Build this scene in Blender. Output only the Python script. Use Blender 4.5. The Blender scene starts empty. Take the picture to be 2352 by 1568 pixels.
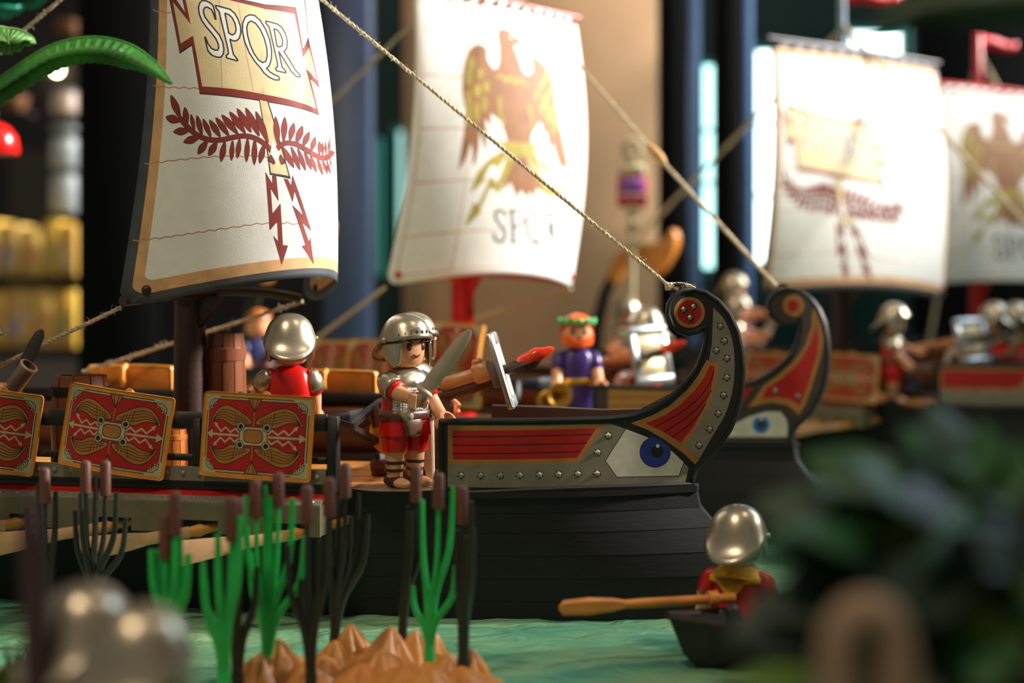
import bpy, math, random
import numpy as np
from mathutils import Vector, Matrix, Quaternion
from mathutils.geometry import delaunay_2d_cdt

# ------------------------------------------------------------------ camera, world, light
# lengths below are written in centimetres (toy scale) and turned into metres by K
K = 0.01
F, CX, HY, EYE = 3600.0, 1176.0, 658.0, 15.0      # focal length in pixels, principal column, horizon row, eye height
scene = bpy.context.scene
COL = scene.collection
cam_d = bpy.data.cameras.new('camera')
cam = bpy.data.objects.new('camera', cam_d)
COL.objects.link(cam)
cam.location = (0, 0, EYE * K)
cam.rotation_euler = (math.pi / 2, 0, 0)
cam_d.sensor_width = 36.0
cam_d.lens = F * 36.0 / 2352.0
cam_d.shift_y = -(784.0 - HY) / 2352.0
cam_d.clip_start = 0.01
cam_d.clip_end = 60
cam_d.dof.use_dof = True
cam_d.dof.focus_distance = 72.3 * K
cam_d.dof.aperture_fstop = 5.0
scene.camera = cam
vs = scene.view_settings
vs.view_transform = 'Standard'
vs.look = 'None'
vs.gamma = 1.0
vs.use_curve_mapping = False
vs.exposure = 0.0

world = bpy.data.worlds.new('room_light')
scene.world = world
world.use_nodes = True
wbg = world.node_tree.nodes['Background']
wbg.inputs[0].default_value = (1.0, 0.89, 0.78, 1)
wbg.inputs[1].default_value = 0.18

def lamp(name, kind, energy, color, loc=(0, 0, 0), to=None, size=None, angle=None):
    d = bpy.data.lights.new(name, kind)
    d.energy = energy
    d.color = color
    if size: d.size = size
    if angle is not None: d.angle = angle
    o = bpy.data.objects.new(name, d)
    COL.objects.link(o)
    o.location = loc
    if to is not None:
        o.rotation_euler = (Vector(to) - Vector(loc)).to_track_quat('-Z', 'Y').to_euler()
    return o

SUN_DIR = Vector((0.87, 0.09, 0.47))           # towards the sun, low through the windows on the right
lamp('sun_window_right_offscreen', 'SUN', 11.0, (1.0, 0.96, 0.91), SUN_DIR * 3, (0, 0, 0), angle=math.radians(9))
lamp('window_right_offscreen', 'AREA', 11.0, (0.62, 0.80, 1.0), (1.26, 1.42, 1.05), (0.1, 0.9, 0.1), size=0.8)
lamp('ceiling_lamp_left_offscreen', 'AREA', 17.0, (1.0, 0.80, 0.60), (-0.7, -0.5, 2.3), (-0.1, 0.75, 0.1), size=0.25)
lamp('ceiling_lamp_right_offscreen', 'AREA', 5.0, (1.0, 0.82, 0.62), (0.9, 0.3, 2.4), (0.2, 0.9, 0.1), size=0.3)

# ------------------------------------------------------------------ helpers
def lin(c):
    r = []
    for v in c[:3]:
        v = v / 255.0
        r.append(v / 12.92 if v <= 0.04045 else ((v + 0.055) / 1.055) ** 2.4)
    return (r[0], r[1], r[2], 1.0)

MATS = {}
def mat(name, rgb, rough=0.4, metal=0.0, bump=0.02, bs=900.0, var=0.06, vs_=120.0, emit=0.0, alpha=1.0, trans=0.0, kind=None, rgb2=None, stretch=None, coat=0.0):
    if name in MATS: return MATS[name]
    m = bpy.data.materials.new(name)
    m.use_nodes = True
    nt = m.node_tree
    b = nt.nodes['Principled BSDF']
    tc = nt.nodes.new('ShaderNodeTexCoord')
    mp = nt.nodes.new('ShaderNodeMapping')
    nt.links.new(tc.outputs['Object'], mp.inputs[0])
    if stretch: mp.inputs['Scale'].default_value = stretch
    nz = nt.nodes.new('ShaderNodeTexNoise')
    nz.inputs['Scale'].default_value = vs_
    nz.inputs['Detail'].default_value = 4
    nt.links.new(mp.outputs[0], nz.inputs['Vector'])
    src = nz.outputs['Fac']
    if kind == 'wood':
        wv = nt.nodes.new('ShaderNodeTexWave')
        wv.bands_direction = 'Y'
        wv.inputs['Scale'].default_value = vs_
        wv.inputs['Distortion'].default_value = 5
        wv.inputs['Detail'].default_value = 3
        wv.inputs['Detail Scale'].default_value = 1.2
        nt.links.new(mp.outputs[0], wv.inputs['Vector'])
        src = wv.outputs['Fac']
    rp = nt.nodes.new('ShaderNodeValToRGB')
    c = lin(rgb)
    c2 = lin(rgb2) if rgb2 else tuple(min(1, x * (1 + var * 2)) for x in c[:3]) + (1,)
    c1 = c if rgb2 else tuple(x * (1 - var * 2) for x in c[:3]) + (1,)
    rp.color_ramp.elements[0].position = 0.35
    rp.color_ramp.elements[1].position = 0.65
    rp.color_ramp.elements[0].color = c1
    rp.color_ramp.elements[1].color = c2
    nt.links.new(src, rp.inputs[0])
    nt.links.new(rp.outputs[0], b.inputs['Base Color'])
    b.inputs['Roughness'].default_value = rough
    b.inputs['Metallic'].default_value = metal
    if coat: b.inputs['Coat Weight'].default_value = coat
    if trans: b.inputs['Transmission Weight'].default_value = trans
    b.inputs['Alpha'].default_value = alpha
    if emit:
        b.inputs['Emission Color'].default_value = c
        b.inputs['Emission Strength'].default_value = emit
    if bump:
        n2 = nt.nodes.new('ShaderNodeTexNoise')
        n2.inputs['Scale'].default_value = bs
        n2.inputs['Detail'].default_value = 3
        nt.links.new(mp.outputs[0], n2.inputs['Vector'])
        bp = nt.nodes.new('ShaderNodeBump')
        bp.inputs['Strength'].default_value = bump
        bp.inputs['Distance'].default_value = 0.001
        nt.links.new(n2.outputs['Fac'], bp.inputs['Height'])
        nt.links.new(bp.outputs[0], b.inputs['Normal'])
    MATS[name] = m
    return m

BLACK = mat('black_plastic', (22, 19, 17), 0.5, bump=0.05)
HULL = mat('dark_hull_wood', (17, 14, 12), 0.7, bump=0.12, bs=260, stretch=(0.25, 1, 3), rgb2=(12, 10, 8))
DBROWN = mat('dark_brown_plastic', (52, 33, 24), 0.4, bump=0.12, bs=700)
BROWN = mat('brown_plastic', (96, 54, 32), 0.36, bump=0.1, bs=500, stretch=(1, 1, .25))
WALLB = mat('brown_bulwark', (92, 50, 26), 0.45, bump=0.12, bs=400)
DECK = mat('deck_wood', (232, 164, 82), 0.4, bump=0.15, bs=400, kind='wood', vs_=90, stretch=(0.06, 1, 1), rgb2=(164, 98, 44))
RED = mat('red_plastic', (206, 22, 14), 0.26, bump=0.01)
SKIN = mat('skin_plastic', (226, 160, 116), 0.4, bump=0.01, var=0.03)
SILVER = mat('silver_plastic', (186, 176, 152), 0.30, metal=0.85, bump=0.02, bs=1500)
STEEL = mat('grey_blade_plastic', (184, 168, 146), 0.45, metal=0.1)
GOLD = mat('gold_plastic', (196, 146, 52), 0.3, metal=0.7)
PBLACK = mat('print_black', (24, 20, 17), 0.42, bump=0.03)
PRED = mat('print_red', (176, 20, 10), 0.4, bump=0.03)
PTAN = mat('print_tan', (168, 114, 52), 0.45, bump=0.03)
PGREY = mat('print_grey', (132, 123, 107), 0.42, metal=0.15, bump=0.05, bs=1500)
PCREAM = mat('print_cream', (186, 176, 132), 0.45, bump=0.03)
PWHITE = mat('print_eye_white', (206, 200, 182), 0.45, bump=0.02)
PBLUE = mat('print_eye_blue', (42, 56, 140), 0.4, bump=0.02)
PBLUE2 = mat('print_eye_sky_blue', (36, 116, 190), 0.4, bump=0.02)
OCHRE = mat('ochre_shield_plastic', (216, 142, 52), 0.4, bump=0.04)
PWING = mat('print_wing_brown', (172, 112, 44), 0.45, bump=0.03)
OLIVE = mat('olive_grey_plastic', (112, 104, 78), 0.45, bump=0.04)
PALEOAR = mat('pale_oar_plastic', (216, 168, 126), 0.36, bump=0.04)
OARTAN = mat('tan_oar_plastic', (214, 146, 66), 0.38, bump=0.05)
HAIR = mat('black_hair_plastic', (20, 18, 18), 0.35)
LEATHER = mat('leather_brown_plastic', (98, 62, 42), 0.34, bump=0.08)
EYEB = mat('brown_eye_paint', (70, 34, 22), 0.4)
ROPE = mat('cotton_rope', (220, 202, 166), 0.85, bump=0.8, bs=1800, var=0.15, vs_=900)
FLAME = mat('flame_orange_plastic', (236, 70, 22), 0.2, bump=0.05, rgb2=(214, 40, 16))
CHAR = mat('charred_brown_plastic', (58, 38, 22), 0.4, bump=0.3, bs=600)
CLEAR = mat('clear_plastic', (226, 206, 180), 0.12, trans=0.7, alpha=0.75)
SAILW = mat('sail_white', (246, 244, 236), 0.7, bump=0.12, bs=2200, var=0.015)
SAILDK = mat('sail_edge_charcoal', (74, 76, 80), 0.6, bump=0.1, bs=2200)
SAILTAN = mat('sail_edge_tan', (222, 172, 118), 0.65, bump=0.1, bs=2200)
SBAN = mat('sail_banner_cream', (236, 214, 164), 0.65, bump=0.1, bs=2200, var=0.02)
SRED = mat('sail_print_rust', (140, 46, 34), 0.65, bump=0.1, bs=2200)
SOUT = mat('sail_print_outline', (48, 42, 44), 0.65)
SEAG = mat('sail_eagle_brown', (150, 100, 58), 0.65, bump=0.08, bs=2200)
SYEL = mat('sail_eagle_yellow', (172, 154, 58), 0.65, bump=0.08, bs=2200)
SPUR = mat('sail_letters_plum', (44, 24, 38), 0.65)
SLINE = mat('sail_stitch_line', (196, 142, 118), 0.7)

class G:
    """collects polygons in centimetres"""
    def __init__(s): s.v = []; s.f = []; s.m = []
    def add(s, v, f, mi=0):
        n = len(s.v); s.v += [tuple(p) for p in v]; s.f += [tuple(i + n for i in q) for q in f]; s.m += [mi] * len(f); return s
    def xf(s, M, start=0):
        s.v[start:] = [tuple(M @ Vector(p)) for p in s.v[start:]]; return s
    def box(s, c, d, mi=0, bev=0.0, rot=None):
        x, y, z = d[0] / 2, d[1] / 2, d[2] / 2
        n0 = len(s.v)
        if bev <= 0:
            v = [(i * x, j * y, k * z) for i in (-1, 1) for j in (-1, 1) for k in (-1, 1)]
            f = [(0, 1, 3, 2), (4, 6, 7, 5), (0, 4, 5, 1), (2, 3, 7, 6), (0, 2, 6, 4), (1, 5, 7, 3)]
            s.add(v, f, mi)
        else:
            b = min(bev, x * .9, y * .9, z * .9)
            def ring(zz, xx, yy):
                return [(xx - b, -yy, zz), (xx, -yy + b, zz), (xx, yy - b, zz), (xx - b, yy, zz), (-xx + b, yy, zz), (-xx, yy - b, zz), (-xx, -yy + b, zz), (-xx + b, -yy, zz)]
            s.loft([ring(-z, x - b * .7, y - b * .7), ring(-z + b, x, y), ring(z - b, x, y), ring(z, x - b * .7, y - b * .7)], mi)
        M = Matrix.Translation(c) @ (rot if rot is not None else Matrix.Identity(4))
        return s.xf(M, n0)
    def loft(s, rings, mi=0, caps=True, closed=True):
        n = len(rings[0]); v = [p for r in rings for p in r]; f = []
        for i in range(len(rings) - 1):
            for j in range(n if closed else n - 1):
                k = (j + 1) % n
                f.append((i * n + j, i * n + k, (i + 1) * n + k, (i + 1) * n + j))
        if caps and closed:
            f.append(tuple(range(n - 1, -1, -1))); f.append(tuple((len(rings) - 1) * n + j for j in range(n)))
        return s.add(v, f, mi)
    def tube(s, path, r, n=10, mi=0, caps=True):
        P = [Vector(p) for p in path]
        R = r if isinstance(r, (list, tuple)) else [r] * len(P)
        rings = []; up = None
        for i, p in enumerate(P):
            t = (P[min(i + 1, len(P) - 1)] - P[max(i - 1, 0)])
            if t.length < 1e-9: t = Vector((0, 0, 1))
            t.normalize()
            if up is None:
                up = Vector((0, 0, 1)) if abs(t.z) < .9 else Vector((1, 0, 0))
            a = (up - t * up.dot(t)).normalized(); up = a; b = t.cross(a)
            rr = R[i]; ra, rb = rr if isinstance(rr, tuple) else (rr, rr)
            rings.append([tuple(p + a * (math.cos(2 * math.pi * j / n) * ra) + b * (math.sin(2 * math.pi * j / n) * rb)) for j in range(n)])
        return s.loft(rings, mi, caps)
    def lathe(s, prof, n=24, mi=0, c=(0, 0, 0), sx=1, sy=1, caps=True):
        rings = [[(c[0] + r * sx * math.cos(2 * math.pi * j / n), c[1] + r * sy * math.sin(2 * math.pi * j / n), c[2] + z) for j in range(n)] for r, z in prof]
        return s.loft(rings, mi, caps)
    def sell(s, secs, n=24, mi=0, e=2.6, caps=True):
        """superellipse lofts: (z, cx, cy, rx, ry)"""
        rings = []
        for z, cx, cy, rx, ry in secs:
            r = []
            for j in range(n):
                a = 2 * math.pi * j / n; ca, sa = math.cos(a), math.sin(a)
                r.append((cx + rx * math.copysign(abs(ca) ** (2 / e), ca), cy + ry * math.copysign(abs(sa) ** (2 / e), sa), z))
            rings.append(r)
        return s.loft(rings, mi, caps)
    def ball(s, c, r, n=14, m=9, mi=0):
        rx, ry, rz = r if isinstance(r, tuple) else (r, r, r)
        prof = [(math.sin(math.pi * (i + .02) / (m + .04)), -math.cos(math.pi * (i + .02) / (m + .04))) for i in range(m + 1)]
        rings = [[(c[0] + rx * a * math.cos(2 * math.pi * j / n), c[1] + ry * a * math.sin(2 * math.pi * j / n), c[2] + rz * b) for j in range(n)] for a, b in prof]
        return s.loft(rings, mi)
    def plate(s, poly, t, f3, mi=0):
        """prism between a 2-D outline at depth 0 and at depth t; f3(x, y, d) gives the point"""
        n = len(poly)
        v = [f3(x, y, 0) for x, y in poly] + [f3(x, y, t) for x, y in poly]
        f = [tuple(range(n)), tuple(range(2 * n - 1, n - 1, -1))] + [(i, i + n, (i + 1) % n + n, (i + 1) % n) for i in range(n)]
        return s.add(v, f, mi)
    def mesh(s, name, mats, smooth=True, ang=40):
        me = bpy.data.meshes.new(name)
        me.from_pydata([(p[0] * K, p[1] * K, p[2] * K) for p in s.v], [], s.f)
        for m_ in (mats if isinstance(mats, (list, tuple)) else [mats]): me.materials.append(m_)
        if any(s.m): me.polygons.foreach_set('material_index', s.m)
        if smooth:
            me.polygons.foreach_set('use_smooth', [True] * len(me.polygons))
            me.set_sharp_from_angle(angle=math.radians(ang))
        me.update()
        return me

CACHE = {}
def cached(key, fn):
    if key not in CACHE: CACHE[key] = fn()
    return CACHE[key]

def new(name, me, parent=None, M=None):
    o = bpy.data.objects.new(name, me)
    COL.objects.link(o)
    if parent is not None: o.parent = parent
    if M is not None:
        M = M.copy(); M.translation = M.translation * K
        o.matrix_basis = M
    return o
def tag(o, label=None, cat=None, group=None, kind=None):
    if label: o['label'] = label
    if cat: o['category'] = cat
    if group: o['group'] = group
    if kind: o['kind'] = kind
    return o
def thing(name, M, label, cat, group=None):
    o = new(name, None, None, M)
    o.empty_display_size = 0.01
    return tag(o, label, cat, group)
def TR(x, y, z, rz=0.0): return Matrix.Translation((x, y, z)) @ Matrix.Rotation(rz, 4, 'Z')
def P(px, py, D): return Vector(((px - CX) / F * D, D, EYE - (py - HY) / F * D))
def PIX(p): return (CX + F * p[0] / p[1], HY + F * (EYE - p[2]) / p[1])

def solid(o, t, off=-1.0):
    m = o.modifiers.new('thickness', 'SOLIDIFY'); m.thickness = t * K; m.offset = off; return o

# --- flat print on a sheet: constrained triangulation, one material index per printed region
def circ(c, r, n=28, ry=None): return [(c[0] + r * math.cos(2 * math.pi * i / n), c[1] + (ry or r) * math.sin(2 * math.pi * i / n)) for i in range(n)]
def cr(pts, k=4, closed=True):
    n = len(pts); out = []
    for i in range(n if closed else n - 1):
        g = (lambda q: pts[q % n]) if closed else (lambda q: pts[max(0, min(n - 1, q))])
        p0, p1, p2, p3 = g(i - 1), g(i), g(i + 1), g(i + 2)
        for j in range(k):
            t = j / k
            out.append(tuple(.5 * (2 * p1[a] + (p2[a] - p0[a]) * t + (2 * p0[a] - 5 * p1[a] + 4 * p2[a] - p3[a]) * t * t + (3 * p1[a] - p0[a] - 3 * p2[a] + p3[a]) * t ** 3) for a in range(len(p1))))
    if not closed: out.append(tuple(pts[-1]))
    return out
def stroke(pts, w, closed=False):
    """a polyline as one quad per segment plus small joints"""
    out = []; q = list(pts) + ([pts[0]] if closed else [])
    for a, b in zip(q[:-1], q[1:]):
        dx, dy = b[0] - a[0], b[1] - a[1]; L = math.hypot(dx, dy)
        if L < 1e-9: continue
        ex, ey = dx / L * w * .25, dy / L * w * .25; nx, ny = -dy / L * w / 2, dx / L * w / 2
        out.append([(a[0] - ex + nx, a[1] - ey + ny), (a[0] - ex - nx, a[1] - ey - ny), (b[0] + ex - nx, b[1] + ey - ny), (b[0] + ex + nx, b[1] + ey + ny)])
    return out
def leaf(b, t, w, n=5):
    dx, dy = t[0] - b[0], t[1] - b[1]; L = math.hypot(dx, dy); nx, ny = -dy / L, dx / L
    s = [(0.0, .12), (.25, .36), (.5, .5), (.75, .36)]
    return [(b[0] + dx * a + nx * w * c, b[1] + dy * a + ny * w * c) for a, c in s] + [t] + [(b[0] + dx * a - nx * w * c, b[1] + dy * a - ny * w * c) for a, c in reversed(s)]
def resample(poly, step):
    out = []; n = len(poly)
    for i in range(n):
        a, b = poly[i], poly[(i + 1) % n]; L = math.hypot(b[0] - a[0], b[1] - a[1]); k = max(1, int(math.ceil(L / step)))
        for j in range(k): out.append((a[0] + (b[0] - a[0]) * j / k, a[1] + (b[1] - a[1]) * j / k))
    return out
def pip(pts, poly):
    x, y = pts[:, 0], pts[:, 1]; P_ = np.array(poly); inside = np.zeros(len(pts), bool)
    bb = (x >= P_[:, 0].min()) & (x <= P_[:, 0].max()) & (y >= P_[:, 1].min()) & (y <= P_[:, 1].max())
    idx = np.nonzero(bb)[0]
    if len(idx) == 0: return inside
    xx, yy = x[idx], y[idx]; r = np.zeros(len(idx), bool)
    for (x1, y1), (x2, y2) in zip(P_, np.roll(P_, -1, 0)):
        c = ((y1 > yy) != (y2 > yy))
        if y1 != y2: r ^= c & (xx < (x2 - x1) * (yy - y1) / (y2 - y1) + x1)
    inside[idx] = r
    return inside
def sheet(outline, regions, step):
    """regions: (polygon or list of polygons, material index); later ones lie on top"""
    pts = []; edges = []
    def push(poly):
        q = resample(poly, step); n0 = len(pts); pts.extend(q); edges.extend([(n0 + i, n0 + (i + 1) % len(q)) for i in range(len(q))])
    push(outline)
    flat = []
    for pl, mi in regions:
        L = pl if isinstance(pl[0][0], (tuple, list)) else [pl]
        for q in L: push(q); flat.append((q, mi))
    O = np.array(outline); x0, y0 = O.min(0); x1, y1 = O.max(0)
    gx, gy = np.meshgrid(np.arange(x0 + step * .5, x1, step), np.arange(y0 + step * .5, y1, step))
    gp = np.stack([gx.ravel(), gy.ravel()], 1); gp = gp[pip(gp, outline)]
    pts.extend([tuple(p) for p in gp])
    r = delaunay_2d_cdt([Vector(p) for p in pts], edges, [], 0, 1e-5)
    v = np.array([(p[0], p[1]) for p in r[0]]); f = np.array(r[2])
    cen = v[f].mean(1)
    mi = np.full(len(f), -1); mi[pip(cen, outline)] = 0
    for q, k in flat:
        c = pip(cen, q) & (mi >= 0); mi[c] = k
    keep = mi >= 0
    return v, f[keep], mi[keep]
def sheet_mesh(name, sh, f3, mats):
    v, f, mi = sh
    g = G(); g.v = [tuple(f3(a, b)) for a, b in v]; g.f = [tuple(int(i) for i in t) for t in f]; g.m = [int(i) for i in mi]
    return g.mesh(name, mats, True, 60)
def crop(ox, oy, s): return lambda pts: [(ox + x / s, oy + y / s) for x, y in pts]
# ------------------------------------------------------------------ setting: water, table, back wall of the hall
def noise_field(x, y):
    return (math.sin(x * .9 + 1.3 * math.sin(y * .55)) * math.cos(y * 1.15 + .7 * math.sin(x * .4)) * .5 + .5 * math.sin(x * 2.3 + y * 1.7) * math.sin(y * 2.9 - x * .8))
def mat_water():
    m = bpy.data.materials.new('painted_water'); m.use_nodes = True; nt = m.node_tree; b = nt.nodes['Principled BSDF']
    tc = nt.nodes.new('ShaderNodeTexCoord')
    n1 = nt.nodes.new('ShaderNodeTexNoise'); n1.inputs['Scale'].default_value = 13; n1.inputs['Detail'].default_value = 6; n1.inputs['Distortion'].default_value = 1.2
    mp = nt.nodes.new('ShaderNodeMapping'); mp.inputs['Scale'].default_value = (.55, 1.5, 1)
    nt.links.new(tc.outputs['Object'], mp.inputs[0]); nt.links.new(mp.outputs[0], n1.inputs['Vector'])
    r = nt.nodes.new('ShaderNodeValToRGB'); e = r.color_ramp.elements
    e[0].position = .26; e[0].color = lin((22, 66, 104)); e[1].position = .36; e[1].color = lin((84, 160, 136))
    q = e.new(.5); q.color = lin((122, 190, 148)); q = e.new(.68); q.color = lin((158, 200, 146))
    nt.links.new(n1.outputs['Fac'], r.inputs[0]); nt.links.new(r.outputs[0], b.inputs['Base Color'])
    n2 = nt.nodes.new('ShaderNodeTexNoise'); n2.inputs['Scale'].default_value = 55; n2.inputs['Detail'].default_value = 7; n2.inputs['Distortion'].default_value = 1.5
    nt.links.new(mp.outputs[0], n2.inputs['Vector'])
    bp = nt.nodes.new('ShaderNodeBump'); bp.inputs['Strength'].default_value = 1.0; bp.inputs['Distance'].default_value = .006
    nt.links.new(n2.outputs['Fac'], bp.inputs['Height']); nt.links.new(bp.outputs[0], b.inputs['Normal'])
    b.inputs['Roughness'].default_value = .32
    return m
WATER = mat_water()
def build_water():
    g = G(); xs = np.linspace(-75, 75, 190); ys = np.linspace(20, 165, 190); n = len(xs)
    for y in ys:
        for x in xs: g.v.append((x, y, -.12 + .13 * noise_field(x, y)))
    for i in range(len(ys) - 1):
        for j in range(n - 1): g.f.append((i * n + j, i * n + j + 1, (i + 1) * n + j + 1, (i + 1) * n + j)); g.m.append(0)
    o = new('water', g.mesh('water', WATER, True, 180)); tag(o, 'rippled turquoise painted water surface of the diorama', 'water', kind='structure')
build_water()
g = G().box((0, 92.5, -2.5), (150, 145, 4.2), 0)
tag(new('display_table', g.mesh('display_table', mat('table_board', (86, 72, 58), .6))), 'flat display table carrying the painted water', 'table')

DARKW = mat('dark_room_wall', (26, 25, 25), .8)
tag(new('wall_back', G().box((0, 305, 60), (480, 6, 330)).mesh('wall_back', DARKW)), kind='structure')
tag(new('floor', G().box((0, 110, -78), (480, 420, 4)).mesh('floor', mat('grey_floor', (92, 84, 76), .6))), kind='structure')
LEGM = G().box((0, 0, 0), (5, 5, 71.2), 0, .3).mesh('leg', DARKW)
for sx in (-1, 1):
    for yy in (24, 160): new('leg', LEGM, bpy.data.objects['display_table'], Matrix.Translation((sx * 70, yy, -40.4)))

# added unseen right wall; window opening shaped to keep sun off foreground and water
g = G(); XW = 132
g.box((XW, -10, 82), (6, 180, 320)); g.box((XW, 192, -3), (6, 224, 146)); g.box((XW, 192, 212), (6, 224, 60))
for yy in (80, 190, 304): g.box((XW, yy, 110), (6, 5, 150))
tag(new('added_sun_mask_wall', g.mesh('added_sun_mask_wall', mat('warm_white_wall', (150, 140, 126), .8))), kind='structure')

# uprights, panels and windows at the far side of the room
def post(px0, px1, D, z0, z1, m, label, depth=4.0, group=None, name='window_post'):
    x0, x1 = (px0 - CX) / F * D, (px1 - CX) / F * D
    g = G().box(((x0 + x1) / 2, D + depth / 2, (z0 + z1) / 2), (x1 - x0, depth, z1 - z0), 0, .25)
    return tag(new(name, g.mesh(name, m)), label, 'post', group)
STEELB = mat('black_steel', (7, 7, 7), .85); NAVY = mat('navy_painted_steel', (44, 62, 92), .42); BLUEST = mat('blue_grey_steel', (84, 120, 168), .35, metal=.2)
STEELB.node_tree.nodes['Principled BSDF'].inputs['Specular IOR Level'].default_value = .08
post(178, 352, 172, -76, 62, STEELB, 'wide black steel upright behind the big white sail')
post(742, 852, 178, -76, 62, NAVY, 'navy blue painted upright between the two nearest sails')
post(1518, 1572, 172, -76, 62, STEELB, 'black steel upright beside the tan wall panel')
post(1574, 1614, 174, -76, 62, BLUEST, 'blue grey steel upright beside the narrow bright window')
post(1648, 1702, 172, -76, 62, STEELB, 'black steel upright between the two narrow windows')
post(1703, 1730, 175, -76, 62, BLUEST, 'slim blue grey upright against the wide bright window')
post(2112, 2420, 190, -76, 62, STEELB, 'broad black pier behind the red pennants')
x0, x1 = (925 - CX) / F * 200, (1522 - CX) / F * 200
TANW = mat('tan_wall_panel', (204, 160, 116), .7, var=.05, vs_=8)
tag(new('trim_1', G().box(((x0 + x1) / 2, 202, 0), (x1 - x0, 3, 150), 0, .3).mesh('trim_1', TANW)), 'tan wall panel behind the eagle sail', kind='structure')
PANE = mat('daylit_window_pane', (196, 255, 250), .1, emit=2.6); PANEW = mat('white_daylit_pane', (236, 255, 255), .1, emit=4.5)
TEALF = mat('teal_window_frame', (40, 140, 132), .5); TEALD = mat('dark_teal_glass', (14, 46, 42), .25)
def window(n, px0, px1, py0, py1, D, pm, label, muntins=()):
    a, b = P(px0, py1, D), P(px1, py0, D); w, h = b.x - a.x, b.z - a.z; c = ((a.x + b.x) / 2, D, (a.z + b.z) / 2)
    g = G(); t = .8
    g.box((c[0] - w / 2 - t / 2, D, c[2]), (t, 1.6, h + 2 * t)); g.box((c[0] + w / 2 + t / 2, D, c[2]), (t, 1.6, h + 2 * t))
    g.box((c[0], D, c[2] - h / 2 - t / 2), (w, 1.6, t)); g.box((c[0], D, c[2] + h / 2 + t / 2), (w, 1.6, t))
    for q in muntins: g.box((c[0], D, P(0, q, D).z), (w, 1.6, .35))
    o = new('window_%d' % n, g.mesh('window', TEALF)); tag(o, label, kind='structure')
    new('pane', G().box((c[0], D + .4, c[2]), (w, .3, h)).mesh('pane', pm), o)
    return o
window(1, 1614, 1640, 150, 615, 188, PANE, 'narrow bright window between black uprights', (300, 420))
window(2, 1736, 1785, 118, 600, 188, PANEW, 'wide bright window at the edge of the second banner sail', (285, 450))
window(3, 1952, 2070, 75, 128, 200, PANEW, 'short bright window above the second banner sail')
window(4, 2084, 2112, 60, 170, 196, mat('grey_teal_pane', (120, 170, 165), .2, emit=.5), 'pale teal pane beside the short bright window')
window(5, 915, 938, 300, 560, 210, mat('pale_teal_pane', (170, 230, 225), .2, emit=1.2), 'pale teal window slit left of the eagle sail')
window(6, 846, 862, 330, 620, 214, mat('grey_slit_pane', (150, 160, 165), .2, emit=.35), 'dim grey window slit beside the navy upright')
for n, (q0, q1, d) in enumerate(((850, 945, 230), (1610, 2130, 240))):
    x0, x1 = (q0 - CX) / F * d, (q1 - CX) / F * d
    tag(new('trim_%d' % (n + 2), G().box(((x0 + x1) / 2, d, 10), (x1 - x0, 2, 120)).mesh('trim', TEALD)), kind='structure')

# product shelf at the left
o = thing('display_shelf', TR(0, 0, 0), 'dark display shelf holding yellow packages behind the black upright', 'shelf')
SH = mat('dark_shelf', (40, 38, 36), .6); GREYP = mat('grey_cabinet_panel', (104, 96, 88), .6)
xa, xb = (-60 - CX) / F * 215, (196 - CX) / F * 215
def zD(py, D): return EYE - (py - HY) / F * D
new('shelf_board', G().box(((xa + xb) / 2, 222, zD(808, 215)), (xb - xa, 16, 1.2)).mesh('shelf_board', SH), o)
new('shelf_board', G().box(((xa + xb) / 2, 222, zD(640, 215)), (xb - xa, 16, .6)).mesh('shelf_board', SH), o)
new('cabinet_panel', G().box(((xa + xb) / 2, 222, (zD(815, 215) - 76) / 2), (xb - xa, 15, 76 + zD(815, 215))).mesh('cabinet_panel', GREYP), o)
new('back_panel', G().box(((xa + xb) / 2, 231, 10), (xb - xa, 1, 50)).mesh('back_panel', SH), o)
yel = [(222, 178, 70), (206, 166, 84), (230, 190, 96), (214, 170, 60), (196, 150, 60)]
k = 0
for (py0, py1, items) in ((505, 638, ((-55, -5), (0, 45), (50, 96), (100, 135), (139, 172))), (648, 804, ((-50, 10), (14, 70), (74, 120), (124, 172)))):
    for (a, b) in items:
        A, B = P(a, py1 - 1.5, 215), P(b, py0 + (k % 3) * 9, 215)
        b_ = new('toy_package', None, None, TR((A.x + B.x) / 2, 219, A.z)); b_.empty_display_size = .01
        w, h = B.x - A.x, B.z - A.z
        new('carton', G().box((0, 0, h / 2), (w, 7, h), 0, .1).mesh('carton', mat('carton_%d' % (k % 5), yel[k % 5], .5)), b_)
        c2 = [(150, 90, 70), (90, 120, 190), (200, 120, 90), (90, 150, 90), (236, 220, 190)][k % 5]
        new('picture', G().box((0, -3.52, h * .4), (w * .8, .06, h * .45)).mesh('picture', mat('picture_%d' % (k % 5), c2, .4, rgb2=(226, 180, 90), vs_=35)), b_)
        tag(b_, ['mustard', 'dull ochre', 'pale yellow', 'golden', 'brown'][k % 5] + ' toy package with ' + ['red brown', 'blue', 'salmon', 'green', 'cream'][k % 5] + ' picture standing on the %s shelf' % ('upper' if py0 < 600 else 'lower'), 'package', 'yellow packages on the %s shelf' % ('upper' if py0 < 600 else 'lower')); k += 1
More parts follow.
